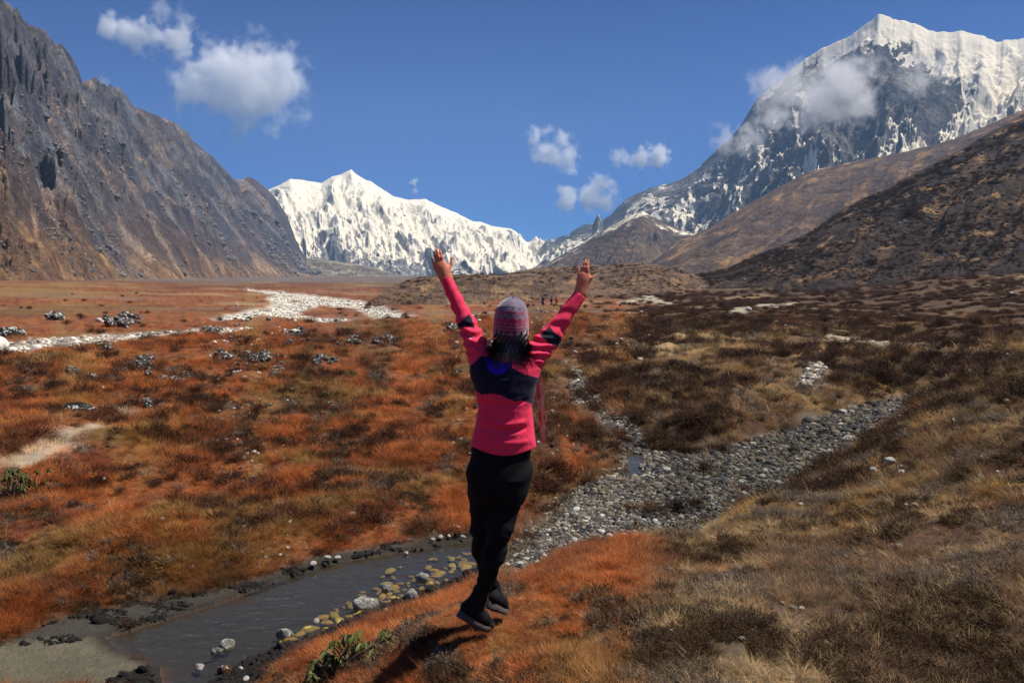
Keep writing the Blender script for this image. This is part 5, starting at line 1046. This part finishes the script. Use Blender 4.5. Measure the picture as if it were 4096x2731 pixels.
# ------------------------------------------------------------------ shrubs one can count
def shrubs():
    RB, DB, JN = np.array(lin(86, 52, 34)), np.array(lin(66, 48, 38)), np.array(lin(44, 42, 24))
    plain = [(780,1556,55),(766,1606,65),(650,1628,50),(687,1903,55),(1373,1867,45),(1359,1932,42),(1633,1903,50),(925,1730,38),(1480,1560,32),(1120,1560,30),(1440,1600,34),(560,1700,34),(1250,1640,30),(1020,1660,36),(880,1830,40),(1150,1860,36),(480,1960,46),(300,1700,36),(250,1950,44),(1560,1720,30),(1700,1680,32),(1780,1820,34),
             (1080,1800,30),(1240,1760,30),(980,1520,26),(1340,1480,24),(1610,1460,24),(430,1560,30),(130,1640,34),(60,1740,38),(360,1860,38),(600,2050,46),(760,2010,40),(450,2120,48),(1290,2010,36),(1500,1800,30),(1660,2000,34),(200,2080,44),(1850,1700,26),(1760,1560,24),(2000,1600,24),(1320,1540,24),(720,1750,32),(530,1790,34)]
    slope = [(2650,2350,85),(2560,2480,80),(2900,2150,62),(3060,2010,55),(2260,2470,46),(2700,2250,64),(2780,2330,60),(3290,1730,42),(3170,1800,40),(2600,1600,46),(2560,1665,46),(2420,1500,32),(2480,1440,36),(2700,1480,44),(2900,1420,52),(3100,1390,56),(3320,1400,44),(3500,1420,44),(3700,1440,48),(3900,1460,52),(3850,1560,50),(4010,1600,52),(3560,1560,40),
             (2760,1560,44),(2980,1520,42),(2840,1600,42),(2620,1740,36),(2720,1660,40),(3420,1520,40),(3300,1330,40),(3120,1330,36),(3480,1340,36),(2500,1380,32),(2400,1420,28),(2360,1380,26),(2600,1400,36),(2660,1360,36),(3000,1460,42),(2860,2240,52),(2960,2300,50),(2420,2260,52),(2500,2330,50),(3140,2180,44),(3350,2080,40),(3700,2000,40),(3950,1900,44)]
    jun = [(2700,1322,34),(2765,1330,38),(2830,1302,34),(2900,1292,30),(2630,1342,30),(2745,1360,34),(2520,1268,24),(2870,1320,30)]
    for lst, tint, lab, grp, zs, rmin in ((plain, RB, "reddish-brown twiggy shrub among the orange grass left of the cobble stream bed", "brown shrubs on the orange plain", .8, 6), (slope, DB, "dark brown leafless shrub on the heath bank beside the cobble gully", "leafless shrubs on the heath banks", .95, 3), (jun, JN, "dark green juniper bush in the thicket above the cobble bed", "juniper bushes in the thicket", .7, 9)):
        def where(u, v):
            if grp.startswith("brown"): return "reddish-brown twiggy shrub " + ("among the rock rows of the orange plain" if v < 1600 else "near the bare tan patches of the orange plain" if v < 1850 else "on the orange grass close to the stream")
            if grp.startswith("leafless"): return "dark brown leafless shrub " + ("beside the mound of the person in pink" if v > 2100 else "on the rising heath past the side gully" if u > 3250 and v > 1430 else "on the knoll between stream bed and side gully" if v > 1480 else "near the trail behind the knoll")
            return lab
        for i, (u, v, w) in enumerate(lst):
            p = place(u, v + 0.25 * w, rmin=rmin); r = math.hypot(p[0], p[1]); s = px(r) * w
            put("shrub", "shrub_twigs", i, (p[0], p[1], p[2] - .06 * s), (s, s, s * zs), rng.uniform(0, 6.28), tint * rng.uniform(.75, 1.35), where(u, v), "shrub", grp if where(u, v) == lab else where(u, v).replace("shrub", "shrubs"))
    # scrub and rocks that cover the dark hillside and the scree opposite
    def on_surf(name, n, lo, hi, edge=0.0, seed=0):
        V = SURF[name]; nr, nc = V.shape[:2]; i = rng.uniform(lo * (nr - 1), hi * (nr - 2), n); j = rng.uniform(edge, 1 - edge, n) * (nc - 2); i0, j0 = i.astype(int), j.astype(int); f, g = (i - i0)[:, None], (j - j0)[:, None]
        return (V[i0, j0] * (1 - f) + V[i0 + 1, j0] * f) * (1 - g) + (V[i0, j0 + 1] * (1 - f) + V[i0 + 1, j0 + 1] * f) * g
    def patch(p, sc, lo, hi, seed): return p[rng.uniform(0, 1, len(p)) < sstep(lo, hi, fbm(p[:, 0] / sc, p[:, 1] / sc, 4, seed))]
    p = patch(on_surf("scrub_slope", 16000, .0, .97), 60, -.35, .1, 701); n = len(p); r = np.hypot(p[:, 0], p[:, 1]); s = r * .0022 * np.exp(rng.normal(0, .45, n))
    scatter("hillside_scrub", "shrub_twigs", p, rng.uniform(0, 6.28, n), rng.normal(0, .1, (n, 2)), np.c_[s * 1.3, s * 1.3, s * .8], mixc(np.array(lin(50, 42, 36)), np.array(lin(98, 76, 56)), rng.uniform(0, 1, n)), "dark low scrub covering the hillside")
    p = patch(on_surf("scrub_slope", 5000, .02, .8), 45, .12, .4, 711); n = len(p); r = np.hypot(p[:, 0], p[:, 1]); s = r * .0015 * np.exp(rng.normal(0, .4, n))
    scatter("hillside_rocks", "cobbles", p, rng.uniform(0, 6.28, n), rng.normal(0, .3, (n, 2)), s, np.array(lin(100, 98, 98)) * jit(n, .5, 1.3)[:, None], "grey rocks strewn on the dark hillside")
    p = patch(on_surf("mountain_left", 16000, .0, .62), 130, -.05, .3, 721); n = len(p); r = np.hypot(p[:, 0], p[:, 1]); s = r * .0013 * np.exp(rng.normal(0, .5, n))
    scatter("mountain_scree", "cobbles", p, rng.uniform(0, 6.28, n), rng.normal(0, .3, (n, 2)), s, mixc(np.array(lin(74, 74, 80)), np.array(lin(120, 110, 100)), rng.uniform(0, 1, n)), "grey scree blocks below the cliffs")
    p = patch(on_surf("moraine_ridge", 5000, .02, .95), 25, -.2, .2, 731); n = len(p); r = np.hypot(p[:, 0], p[:, 1]); s = r * .0018 * np.exp(rng.normal(0, .4, n))
    scatter("moraine_scrub", "shrub_twigs", p, rng.uniform(0, 6.28, n), rng.normal(0, .1, (n, 2)), np.c_[s * 1.3, s * 1.3, s * .7], mixc(np.array(lin(60, 50, 42)), np.array(lin(104, 78, 54)), rng.uniform(0, 1, n)), "sparse scrub on the moraine ridge")
shrubs()

# ------------------------------------------------------------------ rhododendrons: woody stems with whorls of drooping leaves
def leafy_mat():
    nt = NT("leathery_leaf"); c = nt.attr("tint", "Color", 'INSTANCER'); rnd = nt.N("ShaderNodeObjectInfo").outputs["Random"]; n = nt.noise(nt.obj(), 40.0, 3)
    nt.col(nt.mix(1.0, c, nt.math('MULTIPLY', nt.math('MULTIPLY_ADD', rnd, .7, .65), nt.math('MULTIPLY_ADD', n, .6, .7)), 'MULTIPLY')); nt.b.inputs["Roughness"].default_value = .6; nt.b.inputs["Specular IOR Level"].default_value = .2; return nt.m
M_LEAF = leafy_mat()
def leaf_verts():
    t = np.array([0, .2, .45, .7, .9, 1.0]); w = np.array([.02, .11, .15, .13, .07, .0]); V = []
    for a, b in zip(t, w): z = -.35 * a * a; V += [(a, -b, z + b * .35), (a, 0, z), (a, b, z + b * .35)]
    Fc = []
    for i in range(5): Fc += [(3 * i, 3 * i + 1, 3 * i + 4, 3 * i + 3), (3 * i + 1, 3 * i + 2, 3 * i + 5, 3 * i + 4)]
    return np.array(V), np.array(Fc)
LV0, LF0 = leaf_verts(); LEAF_MESH = mk_mesh("leaf", LV0, LF0, M_LEAF, True)
def tube(pts, r0, r1, ns=6):
    pts = np.array(pts); V = []; Fc = []; n = len(pts)
    for i, p in enumerate(pts):
        d = pts[min(i + 1, n - 1)] - pts[max(i - 1, 0)]; d /= np.linalg.norm(d) + 1e-9; a = np.cross(d, [.3, .9, .1]); a /= np.linalg.norm(a); b = np.cross(d, a); r = r0 + (r1 - r0) * i / (n - 1)
        for k in range(ns): V.append(p + r * (cos(2 * pi * k / ns) * a + sin(2 * pi * k / ns) * b))
    for i in range(n - 1):
        for k in range(ns): Fc.append((i * ns + k, i * ns + (k + 1) % ns, (i + 1) * ns + (k + 1) % ns, (i + 1) * ns + k))
    return np.array(V), np.array(Fc)
nt = NT("woody_stem"); nt.col(nt.mix(nt.noise(nt.obj(), 60.0, 4), lin(92, 70, 56), lin(150, 128, 108))); M_STEM = nt.m
def rhodo(base, tips, leaf_len, label, single, tint, seed, group=None):
    from mathutils import Matrix, Euler, Vector
    g = np.random.default_rng(seed)
    root = bpy.data.objects.new("rhododendron", None); COL.objects.link(root); root.location = base; root["label"] = label; root["category"] = "shrub"
    if group: root["group"] = group
    SV, SF, o_ = [], [], 0; AV, AF, lo = [], [], 0
    for k, tp in enumerate(tips):
        tp = np.array(tp); foot = np.array([g.normal(0, .03), g.normal(0, .03), -.02]) * leaf_len / .045; mid = foot * .5 + tp * .5 + g.normal(0, .02, 3) * leaf_len / .045 - [0, 0, .02]
        V, Fc = tube([foot, foot * .6 + mid * .4, mid, mid * .4 + tp * .6, tp], leaf_len * .11, leaf_len * .05)
        if single: link("stem", mk_mesh("stem", V, Fc, M_STEM), parent=root)
        else: SV.append(V); SF.append(Fc + o_); o_ += len(V)
        for j in range(g.integers(8, 12)):
            az = j * 2.4 + g.normal(0, .2); pit = g.uniform(.15, 1.0); L = leaf_len * g.uniform(.75, 1.2)
            M = Matrix.Translation(Vector(tp + g.normal(0, .004, 3))) @ Euler((g.normal(0, .25), pit, az)).to_matrix().to_4x4() @ Matrix.Scale(L, 4)
            if single:
                o = link("leaf", LEAF_MESH, parent=root); o.matrix_local = M; o["tint"] = [float(q) for q in tint * g.uniform(.7, 1.4)]
            else:
                m = np.array(M); AV.append(LV0 @ m[:3, :3].T + m[:3, 3]); AF.append(LF0 + lo); lo += len(LV0)
    if not single:
        link("stem", mk_mesh("stem", np.concatenate(SV), np.concatenate(SF), M_STEM), parent=root)
        o = link("foliage", mk_mesh("foliage", np.concatenate(AV), np.concatenate(AF), M_LEAF), parent=root); o["tint"] = [float(q) for q in tint]
    return root
def rhodos():
    G1 = np.array(lin(76, 80, 34)); p = place(1400, 2668); g = np.random.default_rng(5)
    tp = []
    for (u, v) in [(1258,2640),(1300,2600),(1345,2560),(1385,2535),(1430,2525),(1470,2575),(1530,2525),(1570,2555),(1500,2640),(1420,2620),(1360,2650),(1310,2690),(1450,2690),(1540,2610),(1390,2585),(1280,2665),(1330,2625),(1440,2570),(1480,2610),(1560,2640),(1400,2690),(1240,2680)]:
        d = ray(u, v); q = d * (p[1] + g.uniform(-.10, .12)) / d[1]; gzq = ground(q[:1], q[1:2])[0]; q[2] = max(q[2], gzq + .07); tp.append(q - p)
    tp = tp + [t + g.normal(0, .03, 3) * [1, 1, .5] for t in tp]
    rhodo(p, tp, .066, "green rhododendron with drooping leaves at the edge of the dark stream bank", True, G1, 11)
    for i, (u, v, w, lab) in enumerate([(70, 1965, 95, "large green rhododendron bush on the orange plain above the mud bank"), (1402, 1498, 26, "olive rhododendron bush near the end of the rock row"), (1301, 1580, 22, "small rhododendron just above the lone black and white boulder"), (1099, 1685, 26, "low rhododendron in the middle of the orange tussocks"), (1135, 1765, 24, "low rhododendron on the bare tan patch"), (3185, 1912, 34, "yellow-green rhododendron among leafless shrubs below the gully"), (2900, 2420, 26, "tiny rhododendron sprig on the straw slope")]):
        q = place(u, v + .5 * w, rmin=3); r = math.hypot(q[0], q[1]); s = px(r) * w; gg = np.random.default_rng(40 + i); n = 70 if w > 40 else 26
        tips = [np.array([gg.normal(0, .55) * s, gg.normal(0, .45) * s, s * gg.uniform(.35, 1.25)]) for _ in range(n)]
        rhodo(q, tips, s * (.20 if w > 40 else .32), lab, False, np.array(lin(92, 88, 42)) * gg.uniform(.8, 1.1), 60 + i)
rhodos()
